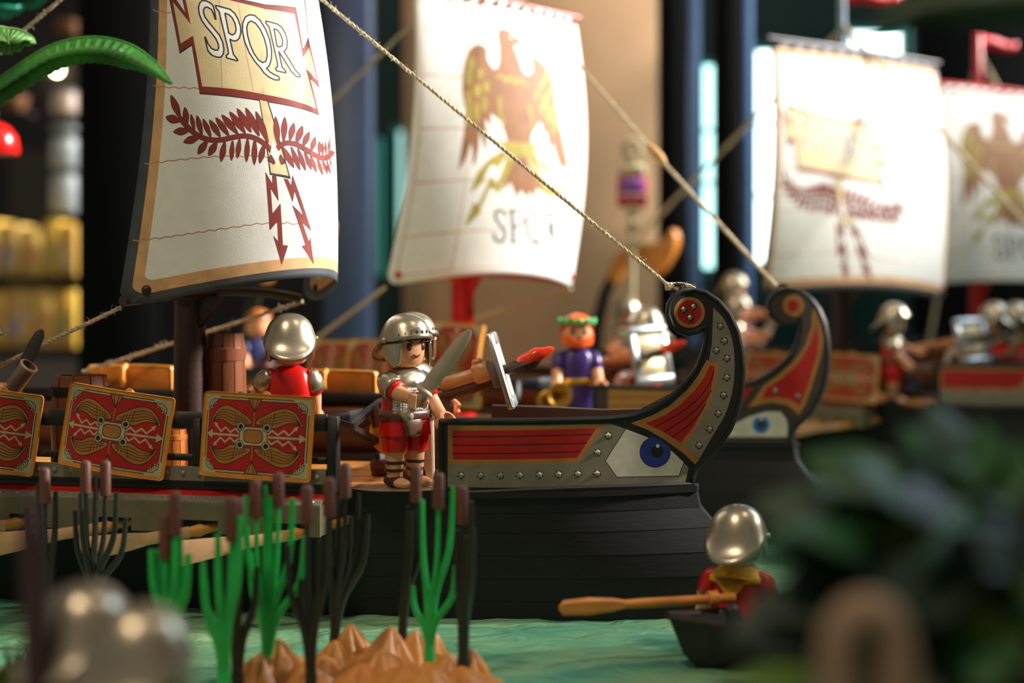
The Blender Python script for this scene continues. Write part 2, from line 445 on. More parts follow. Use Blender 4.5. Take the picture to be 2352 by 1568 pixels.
for i, (py0, py1, c) in enumerate(((205, 262, (188, 164, 148)), (285, 300, (150, 156, 156)), (310, 386, (168, 176, 176)), (394, 488, (160, 170, 172)))):
    A, B = P(112, py1, 225), P(176, py0, 225); r = (B.x - A.x) / 2; h = B.z - A.z
    o = new('storage_jar', None, None, TR((A.x + B.x) / 2, 226, A.z)); o.empty_display_size = .01
    new('body', G().lathe([(r * .9, 0), (r, h * .06), (r, h * .8), (r * .85, h * .9)], 20).mesh('body', mat('jar_%d' % i, c, .35)), o)
    new('lid', G().lathe([(r * .9, h * .9), (r * .9, h), (r * .3, h * 1.0)], 20).mesh('lid', mat('jar_lid', (120, 126, 128), .3)), o)
    tag(o, ['beige round jar topmost in the stack behind the shelf', 'flat grey tin in the stack between the two jars', 'pale grey jar in the middle of the stack', 'tall pale grey jar at the bottom of the stack'][i], 'jar')
o = thing('pendant_bulb', Matrix.Translation(P(131, 161, 300)), 'glowing round light bulb hanging behind the palm leaf', 'lamp')
new('globe', G().ball((0, 0, 0), .6).mesh('globe', mat('bulb_glow', (255, 226, 180), .3, emit=60)), o)
new('cord', G().tube([(0, 0, .5), (0, 0, 60)], .15, 6).mesh('cord', BLACK), o)
for (px, py, c, l) in ((150, 60, (120, 78, 50), 'brown basket on the dim upper wall shelf'), (22, 232, (128, 84, 54), 'small brown basket beside the red parrot wing')):
    p = P(px, py, 230)
    o = thing('wall_basket', TR(p.x, 232, p.z - 1.3), l, 'basket')
    new('bowl', G().lathe([(1.2, 0), (1.9, .8), (2.1, 2.2), (1.9, 2.3)], 18).mesh('bowl', mat('basket_brown', c, .7, bump=.4, bs=200)), o)
    new('bracket', G().box((0, 1.5, -.2), (4.4, 4, .4)).mesh('bracket', SH), o)

# ------------------------------------------------------------------ shield print
def build_shield_sheet():
    W, H = 1.0, .70
    def rr(w, h, r, n=5):
        o = []
        for cx_, cy_, a0 in ((w - r, h - r, 0), (-w + r, h - r, 90), (-w + r, -h + r, 180), (w - r, -h + r, 270)):
            for i in range(n + 1):
                a = math.radians(a0 + 90 * i / n); o.append((cx_ + r * math.cos(a), cy_ + r * math.sin(a)))
        return o
    R = []  # indices 0 ochre 1 black 2 cream 3 red 4 wing
    R += [(rr(.945, .645, .05), 1), (rr(.93, .63, .05), 2), (rr(.905, .605, .04), 1), (rr(.892, .592, .04), 3)]
    wing = cr([(.035, .215), (.09, .30), (.22, .375), (.38, .46), (.52, .495), (.64, .47), (.73, .40), (.80, .30), (.835, .205), (.72, .255), (.60, .255), (.50, .215), (.40, .165), (.28, .165), (.16, .20)], 3)
    for sx in (1, -1):
        for sy in (1, -1):
            fl = lambda q: [(x * sx, y * sy) for x, y in q]
            R.append((fl([(.66, .66), (.97, .66), (.97, .40), (.905, .41), (.87, .45), (.83, .44), (.80, .50), (.745, .53), (.735, .58)]), 2))
            R.append((fl([(.70, .605), (.82, .605), (.91, .53), (.92, .42), (.86, .465), (.82, .455), (.79, .51), (.74, .545)]), 1))
            R.append((fl([(.72, .594), (.815, .594), (.897, .525), (.905, .445), (.86, .48), (.83, .475), (.80, .52), (.75, .555)]), 2))
            for i in range(4): R.append((stroke(fl([(.775 + .032 * i, .60 - .03 * i), (.765 + .034 * i, .535 - .024 * i)]), .010), 1))
            R.append((stroke(fl(wing), .030, True), 1)); R.append((fl(wing), 4))
            for i in range(4):
                k = (i + 1) / 5
                c = [(.33, .175 + k * .245), (.45, .19 + k * .28), (.55, .245 + k * .23), (.66, .25 + k * .19), (.75, .235 + k * .1), (.80, .215 + k * .04)]
                R.append((stroke(fl(cr(c, 3, False)), .012), 1))
            for i in range(3):
                k = (i + 1) / 4
                R.append((stroke(fl([(.10, .20 + k * .09), (.22, .19 + k * .15), (.33, .17 + k * .22)]), .010), 1))
            for x in (.15, .21, .27, .33): R.append((stroke(fl([(x, .19), (x + .03, .33 + (x - .15) * .45)]), .010), 1))
            R.append((stroke(fl([(.25, .035), (.33, .115), (.43, .045), (.53, .125), (.62, .05), (.72, .15)]), .028), 2))
            R.append((fl([(.775, .205), (.69, .175), (.74, .12)]), 2))
    for sy in (1, -1):
        fl = lambda q: [(x, y * sy) for x, y in q]
        R.append((fl([(-.135, .645), (.135, .645), (0, .395)]), 1)); R.append((fl([(-.11, .628), (.11, .628), (0, .42)]), 4))
        R.append((stroke(fl([(-.055, .63), (-.005, .43)]), .012), 1)); R.append((stroke(fl([(.055, .63), (.005, .43)]), .012), 1))
        R.append((stroke(fl([(0, .40), (0, .17)]), .018), 4))
    for sx in (1, -1):
        R.append((stroke([(sx * .25, 0), (sx * .82, 0)], .036), 2)); R.append(([(sx * .925, 0), (sx * .80, .075), (sx * .80, -.075)], 2))
    R.append((rr(.26, .165, .03), 1)); R.append((rr(.245, .15, .03), 2))
    for sx in (1, -1):
        for sy in (1, -1):
            c = (sx * .235, sy * .155); R += [(circ(c, .078, 18), 1), (circ(c, .066, 18), 2), (circ(c, .045, 16), 1)]
    R += [(rr(.178, .118, .09), 1), (rr(.165, .105, .085), 4)]
    return rr(W, H, .07), sheet(rr(W, H, .07), R, .055)
SH_OUT, SH_SHEET = build_shield_sheet()
SW, RAD = 2.62, 7.0           # half width in cm, bend radius
def sh_pt(u, v, d=0.0):       # faces -Y
    a = u * SW / RAD; r = RAD - d
    return (math.sin(a) * r, -(math.cos(a) * r - RAD), v * SW)
SHMATS = [OCHRE, PBLACK, PCREAM, PRED, PWING]
def shield(M, label, group=None, flip=False):
    o = thing('legion_shield', M, label, 'shield', group)
    new('painted_face', cached('shface', lambda: sheet_mesh('painted_face', SH_SHEET, lambda a, b: sh_pt(a, b, 0), SHMATS)), o)
    def body():
        g = G(); n = len(SH_OUT); q = SH_OUT
        s = 1.018
        N = 14; rows = []
        for dd, sc in ((.0, 1.0), (.0, s), (-.06, s + .012), (.22, s + .012), (.26, 1.0)): rows.append([sh_pt(x * sc, y * sc, dd) for x, y in resample(q, .09)])
        g.loft(rows, 0, caps=False)
        us = np.linspace(-.97, .97, N)
        v = []; f = []
        for i, u in enumerate(us): v += [sh_pt(u, -.68, .26), sh_pt(u, .68, .26)]
        for i in range(N - 1): f.append((2 * i, 2 * i + 1, 2 * i + 3, 2 * i + 2))
        g.add(v, f); return g.mesh('shield_body', OCHRE)
    new('shield_body', cached('shbody', body), o)
    new('hook', cached('shhook', lambda: G().tube([(.3, .35, .6), (.3, .75, .7), (.3, 1.0, 1.3), (.3, .9, 1.75), (.3, .5, 1.9)], .16, 8).mesh('hook', OCHRE)), o)
    return o
# ------------------------------------------------------------------ sails
def make_sail(BL, BR, TL, TR_, B0, B1, E, arch, shp=.8):
    BL, BR, TL, TR_ = [np.array(p, float) for p in (BL, BR, TL, TR_)]
    def S(u, v):
        u = np.asarray(u, float); v = np.asarray(v, float); U, V = u[..., None], v[..., None]
        p = (BL * (1 - U) + BR * U) * (1 - V) + (TL * (1 - U) + TR_ * U) * V
        c = (BR - BL) * (1 - V) + (TR_ - TL) * V
        n = np.stack([c[..., 1], -c[..., 0], 0 * c[..., 0]], -1); n = n / np.linalg.norm(n, axis=-1)[..., None]
        s = np.clip(np.sin(math.pi * u), 0, 1) ** shp
        p = p + n * ((B0 * (1 - v) + B1 * v) * s + E * np.sin(math.pi * v))[..., None]
        p[..., 2] += arch * s * (1 - v) ** 2
        return p
    return S
def npix(p): return np.stack([CX + F * p[..., 0] / p[..., 1], HY + F * (EYE - p[..., 2]) / p[..., 1]], -1)
def uv_of(S, umax=1.0):
    us, vs2 = np.linspace(0, umax, 240), np.linspace(0, 1.0, 240)
    gu, gv = np.meshgrid(us, vs2); q = npix(S(gu, gv)).reshape(-1, 2); gu, gv = gu.ravel(), gv.ravel()
    def f(pts):
        out = []
        for p in pts:
            d = ((q - np.array(p)) ** 2).sum(1); i = np.argpartition(d, 3)[:3]; w = 1 / (d[i] + 1e-3); w /= w.sum()
            u, v = float((gu[i] * w).sum()), float((gv[i] * w).sum())
            for _ in range(3):
                e = 1e-3
                p0, pu, pv = npix(S(np.array([u, u + e, u]), np.array([v, v, v + e])))
                J = np.array([(pu - p0) / e, (pv - p0) / e]).T
                try: du = np.linalg.solve(J, np.array(p) - p0)
                except Exception: break
                if abs(du[0]) > .02 or abs(du[1]) > .02: break
                u += du[0]; v += du[1]
            out.append((min(max(u, .0), umax + .02), min(max(v, 0), 1)))
        return out
    return f
S1 = make_sail(P(268, 716, 74), P(695, 705, 85), (-17.2, 74.5, 34.5), (-11.6, 83.5, 34.5), 6.7, 3.2, .85, 1.6, .72)
S2 = make_sail(P(884, 660, 103), P(1312, 662, 111), P(950, -30, 103.5), P(1322, 45, 112), 3.2, 1.2, 1.5, .9, .8)
S3 = make_sail(P(1745, 682, 125), P(2168, 690, 135), P(1770, 90, 125), P(2150, 148, 137), 2.2, .5, .9, .8, .8)
S4 = make_sail(P(2105, 655, 150), P(2470, 660, 156), P(2120, 190, 150), P(2465, 230, 157), 2.0, .5, .5, .5, .8)

SWD, SHT = 18.0, 20.0         # sheet size used for laying out the print
def rrect(w, h, r, n=5):
    o = []
    for cx_, cy_, a0 in ((w - r, h - r, 0), (r, h - r, 90), (r, r, 180), (w - r, r, 270)):
        for i in range(n + 1):
            a = math.radians(a0 + 90 * i / n); o.append((cx_ + r * math.cos(a), cy_ + r * math.sin(a)))
    return o
def inset(d, r, kx=1.0): return [(d * kx + x, d + y) for x, y in rrect(SWD - 2 * d * kx, SHT - 2 * d, max(r, .1))]

def sail_print_banner():
    inv = uv_of(S1, .745)
    def T(pts): return [(u * SWD, v * SHT) for u, v in inv(pts)]
    def TS(polys): return [T(q) for q in polys]
    A = crop(380, 0, 5.6); Bc = crop(380, 200, 5.88); Cc = crop(340, 380, 4.611)
    R = [(inset(.0, .9), 1), (inset(.52, .6, .42), 2), (inset(1.12, .35, .46), 0)]
    # stitched seams
    for pts in ([(352, 24), (372, 27), (393, 30)], [(352, 198), (400, 201), (458, 203)], [(333, 377), (400, 368), (480, 360), (600, 358), (680, 372), (762, 392)], [(305, 553), (380, 545), (480, 530), (590, 514), (660, 512), (720, 520), (768, 540)], [(718, 125), (748, 135)]):
        z = []
        for i, p in enumerate(resample(pts, 14)[:-int(max(1, 0))]):
            z.append((p[0], p[1] + (1.6 if i % 2 else -1.6)))
        z = [q for q in z if pts[0][0] <= q[0] <= pts[-1][0]]
        # keep only the forward pass of the resampled open line
        fw = [];
        for q in z:
            if not fw or q[0] > fw[-1][0]: fw.append(q)
        R.append((TS(stroke(fw, 2.6)), 3))
    outer = [(440, 1212), (338, 590), (183, 693), (45, -20), (18, -160), (140, -5), (252, 158), (205, -60), (175, -230), (560, -130), (930, -18), (1280, 55), (1682, 92), (1770, 622), (1838, 472), (1988, 1152), (1868, 1022), (1982, 1492), (1300, 1316), (850, 1248)]
    red = [(445, 1196), (345, 560), (185, 662), (55, -20), (30, -140), (140, 8), (258, 170), (215, -60), (190, -215), (560, -112), (930, -2), (1280, 68), (1672, 108), (1768, 655), (1842, 505), (1980, 1135), (1860, 990), (1972, 1472), (1300, 1300), (850, 1232)]
    cream = [(472, 1110), (355, 458), (196, 560), (97, 28), (325, 314), (238, -110), (228, -150), (560, -60), (930, 30), (1280, 118), (1660, 180), (1768, 745), (1846, 610), (1946, 1030), (1800, 872), (1936, 1396), (1300, 1218), (850, 1140)]
    R += [(T(A(outer)), 6), (T(A(red)), 5), (T(A(cream)), 4)]
    R.append((TS(stroke(A([(690, 0), (705, 560), (728, 1130)]), 1.6)), 3)); R.append((TS(stroke(A([(930, 20), (1040, 700), (1130, 1170)]), 1.6)), 3))
    letters = [
        [[(650, 250), (640, 245), (615, 170), (590, 120), (540, 92), (510, 95), (492, 120), (490, 160), (505, 210), (560, 290), (640, 385), (700, 460), (735, 540), (752, 630), (745, 690), (715, 735), (660, 735), (600, 710), (550, 660), (530, 590), (505, 480), (515, 480), (545, 560), (590, 620), (640, 645), (670, 645), (685, 615), (680, 570), (650, 500), (590, 420), (520, 340), (465, 260), (435, 180), (425, 100), (440, 40), (470, 8), (520, 10), (580, 40), (615, 75), (635, 160)]],
        [[(645, 70), (830, 120), (890, 170), (935, 250), (965, 340), (970, 420), (950, 490), (915, 525), (870, 525), (830, 505), (875, 700), (930, 770), (925, 783), (790, 745), (780, 715), (810, 690), (805, 640), (690, 150), (650, 100)], [(765, 170), (820, 190), (860, 230), (895, 300), (910, 380), (895, 430), (860, 450), (815, 425)]],
        [[(1085, 190), (1150, 200), (1220, 265), (1290, 380), (1340, 510), (1365, 650), (1362, 760), (1335, 845), (1300, 880), (1350, 930), (1400, 960), (1450, 980), (1468, 1010), (1460, 1030), (1400, 1025), (1330, 990), (1270, 940), (1220, 870), (1150, 790), (1080, 680), (1020, 540), (990, 400), (995, 290), (1030, 215)], [(1105, 270), (1160, 300), (1220, 380), (1270, 490), (1305, 620), (1310, 720), (1290, 790), (1250, 805), (1200, 775), (1140, 690), (1090, 580), (1055, 450), (1045, 350), (1065, 290)]],
        [[(1290, 270), (1440, 310), (1500, 355), (1545, 440), (1568, 530), (1560, 620), (1525, 665), (1600, 780), (1670, 900), (1735, 970), (1730, 993), (1680, 980), (1620, 920), (1540, 790), (1455, 660), (1500, 860), (1550, 920), (1548, 938), (1430, 910), (1418, 880), (1445, 850), (1440, 810), (1335, 350), (1295, 300)], [(1395, 370), (1440, 385), (1480, 440), (1508, 520), (1505, 585), (1470, 605), (1435, 595)]]]
    for L in letters:
        ps = [A(q) for q in L]
        R.append((T(ps[0]), 0))
        if len(ps) > 1: R.append((T(ps[1]), 4))
        for q in ps: R.append((TS(stroke(q, 3.6, True)), 6))
    # standard pole, wreath and bolts
    R.append((T(Bc([(1262, 172), (1392, 196), (1692, 1242), (1408, 1186)])), 6)); R.append((T(Bc([(1276, 175), (1374, 195), (1664, 1204), (1424, 1156)])), 7))
    stemL = [(195, 420), (320, 560), (450, 660), (600, 712), (760, 712), (900, 682), (1050, 660), (1180, 680), (1300, 740), (1430, 855)]
    stemR = [(1505, 830), (1580, 772), (1660, 755), (1780, 780), (1900, 850), (2020, 920), (2120, 958), (2200, 940), (2248, 880)]
    LV = [((195, 410), (75, 110), 90), ((290, 500), (262, 275), 75), ((390, 580), (345, 370), 50), ((490, 640), (425, 385), 70), ((610, 670), (508, 430), 65), ((735, 665), (595, 445), 80), ((850, 650), (680, 412), 80), ((970, 625), (760, 375), 90), ((1070, 610), (867, 335), 90), ((1150, 600), (968, 290), 90), ((1260, 650), (1083, 280), 95), ((1380, 740), (1220, 330), 90),
          ((190, 460), (8, 405), 110), ((310, 590), (110, 605), 100), ((450, 680), (245, 745), 100), ((560, 730), (440, 905), 90), ((690, 745), (585, 925), 90), ((800, 745), (750, 1005), 75), ((905, 735), (890, 990), 60), ((1000, 710), (970, 960), 65), ((1110, 705), (1092, 1010), 65), ((1205, 715), (1198, 1050), 70), ((1330, 780), (1272, 1030), 75),
          ((1520, 770), (1485, 400), 80), ((1595, 720), (1612, 405), 80), ((1680, 710), (1735, 485), 80), ((1770, 745), (1850, 525), 85), ((1860, 790), (1942, 608), 75), ((1970, 860), (2025, 672), 65), ((2080, 905), (2080, 730), 50), ((2125, 915), (2120, 750), 35), ((2170, 910), (2160, 735), 25), ((2205, 900), (2196, 720), 14), ((2228, 870), (2218, 660), 10),
          ((1590, 820), (1735, 1090), 75), ((1700, 815), (1815, 1120), 65), ((1790, 840), (1893, 1130), 60), ((1880, 880), (1972, 1118), 55), ((1960, 930), (2038, 1150), 50), ((2050, 960), (2125, 1190), 45), ((2120, 985), (2190, 1170), 40), ((2180, 990), (2228, 1175), 30), ((2215, 960), (2244, 1080), 16)]
    lf = [cr(Bc(leaf(b, t, w)), 2) for b, t, w in LV]
    for q in lf: R.append((TS(stroke(q, 2.2, True)), 6))
    for st in (stemL, stemR): R.append((TS(stroke(cr(Bc(st), 3, False), 12.5)), 6))
    for q in lf: R.append((T(q), 5))
    for st in (stemL, stemR): R.append((TS(stroke(cr(Bc(st), 3, False), 10)), 5))
    for q in ([(1372, 990), (1420, 905), (1495, 1000), (1465, 1052)], [(1520, 945), (1560, 905), (1632, 1025), (1560, 1052)]): R.append((T(Bc(q)), 6))
    for q in ([(1390, 985), (1422, 920), (1480, 1000), (1463, 1036)], [(1530, 955), (1558, 925), (1612, 1015), (1560, 1036)]): R.append((T(Bc(q)), 5))
    R.append((T(Bc([(1445, 712), (1542, 905), (1510, 1052), (1418, 885)])), 0))
    R.append((T(Bc([(1408, 1156), (1690, 1204), (1684, 1242), (1412, 1186)])), 6))
    for q in ([(1245, 75), (1320, 205), (1315, 110), (1355, 115), (1380, 370), (1295, 235), (1315, 515), (1400, 410), (1425, 845), (1478, 850), (1415, 1045), (1330, 750), (1380, 810), (1370, 585), (1290, 680)], [(1440, 140), (1480, 150), (1515, 220), (1530, 110), (1725, 690), (1630, 600), (1705, 815), (1718, 765), (1752, 1040), (1630, 855), (1668, 845), (1530, 425), (1645, 535), (1550, 265), (1530, 380)]):
        R.append((TS(stroke(Cc(q), 1.8, True)), 6)); R.append((T(Cc(q)), 5))
    return sheet(inset(0, .9), R, .55)

def sail_print_eagle():
    inv = uv_of(S2, 1.0)
    def T(pts): return [(u * SWD, v * SHT) for u, v in inv(pts)]
    def TS(polys): return [T(q) for q in polys]
    A = crop(750, 0, 2.936)
    R = [(inset(.5, .6), 3), (inset(.6, .6), 0)]
    for v in (.16, .34, .52, .70, .86): R.append((stroke([(.6, v * SHT), (SWD * .44, v * SHT + .1)], .10), 3))
    for u in (.24, .46): R.append((stroke([(u * SWD, .6), (u * SWD, SHT * .82)], .09), 3))
    body = [(1150, 215), (1165, 190), (1200, 190), (1245, 210), (1265, 235), (1300, 260), (1318, 290), (1325, 325), (1300, 305), (1280, 300), (1268, 315), (1275, 340), (1290, 370), (1305, 420), (1320, 470), (1345, 500), (1370, 503), (1388, 480), (1388, 440), (1375, 395), (1390, 380), (1420, 390), (1460, 420), (1500, 480), (1530, 560), (1545, 640), (1550, 720), (1565, 800), (1580, 870), (1600, 960), (1625, 1080), (1645, 1210), (1602, 1110), (1590, 1175), (1565, 1100), (1545, 1040), (1525, 960), (1510, 1060), (1495, 960), (1478, 880), (1462, 920), (1455, 850), (1435, 820), (1420, 850), (1385, 910), (1378, 990), (1215, 985), (1215, 945), (1200, 890), (1180, 830), (1140, 790), (1105, 765), (1125, 880), (1095, 830), (1070, 800), (1080, 920), (1080, 1030), (1050, 950), (1035, 880), (1025, 1000), (1005, 1090), (985, 1120), (985, 1020), (975, 960), (950, 1040), (930, 1090), (888, 1155), (900, 1060), (915, 960), (930, 860), (935, 760), (925, 680), (915, 600), (918, 500), (930, 420), (955, 350), (990, 310), (1030, 298), (1070, 310), (1085, 340), (1085, 390), (1100, 430), (1125, 462), (1150, 462), (1160, 430), (1165, 380), (1162, 320), (1155, 270)]
    tail = [(1270, 1050), (1345, 1050), (1380, 1130), (1440, 1220), (1475, 1310), (1415, 1270), (1400, 1355), (1372, 1290), (1350, 1340), (1310, 1280), (1285, 1345), (1265, 1290), (1240, 1230), (1180, 1295), (1215, 1190), (1255, 1080)]
    R += [(T(A(body)), 1), (T(A(tail)), 1)]
    for x, y, a, b in ((980, 430, 25, 50), (1035, 500, 22, 35), (962, 520, 28, 60), (1080, 580, 22, 40), (1018, 610, 25, 45), (960, 725, 20, 125), (1065, 700, 18, 55), (1015, 760, 18, 80), (1485, 520, 20, 45), (1450, 575, 15, 30), (1420, 640, 15, 35), (1475, 680, 20, 45), (1515, 620, 18, 40), (1450, 730, 12, 35), (1500, 770, 20, 60), (1540, 790, 16, 120)):
        R.append((T(A(circ((x, y), a, 14, b))), 2))
    for q in ([(1150, 520), (1180, 510), (1215, 550), (1235, 520), (1275, 560), (1300, 535), (1345, 575)], [(1168, 660), (1172, 760), (1190, 840)], [(1358, 690), (1385, 780), (1388, 870)]):
        R.append((TS(stroke(A(cr(q, 3, False)), 6)), 2))
    R.append((T(A(circ((1245, 248), 10, 10))), 0))
    for q in ([(1130, 935), (1210, 955), (1380, 965), (1450, 980), (1455, 995), (1400, 1010), (1380, 1045), (1280, 1062), (1220, 1040), (1190, 985), (1140, 955)], [(1200, 1005), (1120, 1055), (1085, 1085), (1030, 1150), (1015, 1170), (965, 1305), (1065, 1220), (1060, 1200), (1100, 1120), (1130, 1110), (1155, 1140), (1215, 1050)],
              [(1215, 1050), (1240, 1040), (1262, 1080), (1160, 1310), (1130, 1275), (1100, 1270), (1035, 1410), (1040, 1435), (930, 1530), (990, 1370), (1025, 1375), (1100, 1200), (1115, 1195), (1145, 1235), (1160, 1220)], [(1400, 1010), (1440, 1090), (1480, 1095), (1500, 1140), (1560, 1250), (1580, 1245), (1605, 1330), (1545, 1285), (1550, 1265), (1490, 1160), (1470, 1165), (1420, 1100), (1380, 1040)],
              [(1345, 1050), (1390, 1040), (1470, 1230), (1490, 1260), (1520, 1240), (1545, 1300), (1610, 1430), (1640, 1540), (1595, 1450), (1590, 1420), (1530, 1320), (1500, 1330), (1450, 1270), (1400, 1150)]):
        R.append((T(A(q)), 2))
    for q, w in (([(1160, 496), (1155, 484), (1144, 483), (1138, 492), (1141, 506), (1153, 521), (1160, 534), (1158, 549), (1148, 555), (1138, 550), (1135, 536)], 5.0),
                 ([(1176, 484), (1179, 556)], 6.0), ([(1170, 483), (1192, 484), (1201, 495), (1200, 511), (1192, 520), (1178, 520)], 4.2), ([(1171, 557), (1188, 557)], 3.2),
                 ([(1228, 487), (1216, 496), (1210, 516), (1213, 540), (1224, 554), (1236, 552), (1246, 538), (1248, 516), (1242, 496), (1228, 487)], 5.0), ([(1226, 552), (1234, 564), (1250, 570)], 4.5),
                 ([(1261, 490), (1264, 557)], 5.6), ([(1255, 489), (1272, 490), (1279, 500), (1277, 513), (1264, 520)], 4.0), ([(1266, 520), (1276, 543), (1286, 558)], 4.5), ([(1257, 558), (1270, 558)], 3.0)):
        R.append((TS(stroke(cr(q, 2, False) if len(q) > 3 else q, w * 1.25)), 4))
    return sheet(inset(0, .9), R, .6)
PR_BAN = sail_print_banner()
PR_EAG = sail_print_eagle()
BANM = [SAILW, SAILDK, SAILTAN, SLINE, SBAN, SRED, SOUT, mat('sail_pole_cream', (230, 208, 158), .65)]
SAILI = mat('sail_ivory', (247, 244, 236), .7, bump=.1, bs=2200, var=.015)
EAGM = [SAILI, SEAG, SYEL, mat('sail_seam_pink', (214, 176, 150), .7), SPUR]

# ------------------------------------------------------------------ galley
class Ship:
    def __init__(s, cx, cy, th):
        s.c, s.th = (cx, cy), math.radians(th); s.M = Matrix.Translation((cx, cy, 0)) @ Matrix.Rotation(-s.th, 4, 'Z'); s.I = s.M.inverted()
    def w(s, a, b, z): return s.M @ Vector((a, b, z))
    def l(s, p): return s.I @ Vector(p)
    def on_y(s, px, b, py=None):
        """point of the line y=b (local) seen at picture column px; height from row py"""
        k = (px - CX) / F; o = s.w(0, b, 0); d = s.w(1, b, 0) - o
        a = (k * o.y - o.x) / (d.x - k * d.y); p = s.w(a, b, 0)
        return a, (EYE - (py - HY) / F * p.y) if py is not None else None
SHIP1, SHIP2, SHIP3, SHIP4 = Ship(-2.05, 75.5, 13), Ship(8.0, 99.1, 37), Ship(36.0, 125.6, 38), Ship(64, 158, 36)
ASTEM = 10.9
def plan_y(a):
    if a >= ASTEM: return -.3
    if a <= 0: return -4.9
    return -.3 - 4.6 * (1 - (a / ASTEM) ** 1.8)
def to_az(ship):
    aa = np.linspace(-1.5, 14.5, 900); pts = [ship.w(a, plan_y(a), 0) for a in aa]; px = np.array([PIX((p.x, p.y, 0))[0] for p in pts]); D = np.array([p.y for p in pts])
    mono = np.maximum.accumulate(px)
    def f(pl):
        out = []
        for x, y in pl:
            a = float(np.interp(x, mono, aa)); d = float(np.interp(x, mono, D)); out.append((a, EYE - (y - HY) / F * d))
        return out
    return f
AZ1 = to_az(SHIP1); AZ2 = to_az(SHIP2)
BOW_PX = [(1012, 967), (1100, 966), (1200, 966), (1300, 964), (1400, 961), (1450, 955), (1500, 938), (1540, 912), (1575, 878), (1600, 845), (1614, 810), (1621, 780), (1621, 750), (1602, 761), (1581, 766), (1560, 761), (1543, 746), (1533, 722), (1535, 698), (1548, 678), (1568, 667), (1590, 665), (1620, 672), (1650, 692), (1675, 722), (1693, 760), (1703, 805), (1707, 850), (1703, 900), (1693, 945), (1677, 985), (1655, 1020), (1625, 1050), (1605, 1066), (1597, 1078), (1592, 1095), (1590, 1112), (1500, 1116), (1400, 1119), (1300, 1122), (1200, 1126), (1100, 1131), (1012, 1134)]
BOW = AZ1(BOW_PX)
RIV_B = [(237, 1362), (374, 1363), (510, 1362), (645, 1360), (780, 1358), (913, 1355), (1047, 1352), (1180, 1349), (1184, 1203), (1258, 1086), (1886, 1154), (1960, 1043), (2018, 934), (2056, 807), (2078, 685), (2078, 552), (2004, 497), (2061, 431), (2033, 329), (1780, 212), (1849, 193), (1825, 270)]
def bow_print_red():
    A = crop(980, 640, 3.015); T = lambda q: AZ1(A(q)); TS = lambda ps: [AZ1(q) for q in ps]
    R = [(T([(145, 1012), (1270, 1003), (1400, 1045), (1560, 1110), (1700, 1190), (1815, 1310), (1790, 1412), (145, 1440)]), 1),
         (T([(145, 1018), (1235, 1005), (1060, 1270), (145, 1282)]), 2), (T([(180, 1050), (1175, 1035), (1040, 1240), (180, 1252)]), 3)]
    for q in ([(180, 1093), (1140, 1078)], [(180, 1152), (1102, 1138)], [(180, 1210), (1066, 1197)]): R.append((TS(stroke(A(q), 2.6)), 0))
    eye = [(1380, 1040), (1500, 1085), (1600, 1130), (1700, 1195), (1780, 1270), (1745, 1362), (1318, 1370), (1240, 1260)]
    R += [(TS(stroke(A(eye), 3.4, True)), 0), (T(eye), 4), (T(circ((1582, 1200), 108, 40)), 5), (T(circ((1597, 1195), 44)), 0), (T(circ((1600, 1157), 13)), 4)]
    brow = cr([(1300, 1003), (1415, 1040), (1500, 1072), (1600, 1115), (1700, 1180), (1790, 1262), (1840, 1320)], 3, False)
    R.append((TS(stroke(A([(x + 14, y - 26) for x, y in brow]), 17)), 0))
    R += [(T(cr([(1985, 200), (2040, 255), (2085, 330), (2115, 420), (2130, 520), (2132, 640), (2120, 760), (2090, 880), (2045, 980), (1985, 1080), (1935, 1165)], 3, False) + [(1885, 1252), (1790, 1160), (1870, 1030), (1940, 910), (1985, 800), (2010, 700), (2025, 590), (1955, 565), (1975, 450), (1980, 330)]), 1),
          (T([(1415, 1000), (1560, 945), (1680, 880), (1800, 770), (1880, 670), (1940, 562), (2025, 590), (2010, 700), (1985, 800), (1940, 910), (1870, 1030), (1790, 1160), (1885, 1255), (1860, 1285), (1780, 1210), (1650, 1115), (1530, 1045)]), 2),
          (T([(1515, 1000), (1650, 945), (1760, 870), (1860, 770), (1930, 670), (1960, 600), (1995, 605), (1985, 690), (1960, 800), (1910, 910), (1850, 1020), (1760, 1135), (1640, 1060)]), 3)]
    for q in ([(1990, 640), (1950, 740), (1860, 850), (1740, 940), (1580, 1025)], [(1970, 775), (1900, 870), (1800, 960), (1645, 1060)], [(1930, 870), (1850, 980), (1700, 1100)]): R.append((TS(stroke(A(cr(q, 3, False)), 2.6)), 0))
    R += [(T(circ((1820, 232), 107, 40)), 2), (T(circ((1820, 232), 84, 36)), 3)]
    for x, y in RIV_B: R.append((T([(x + 29 * math.cos(i * 1.2566 + .4), y + 29 * math.sin(i * 1.2566 + .4)) for i in range(5)]), 0))
    return sheet(BOW, R, .45)
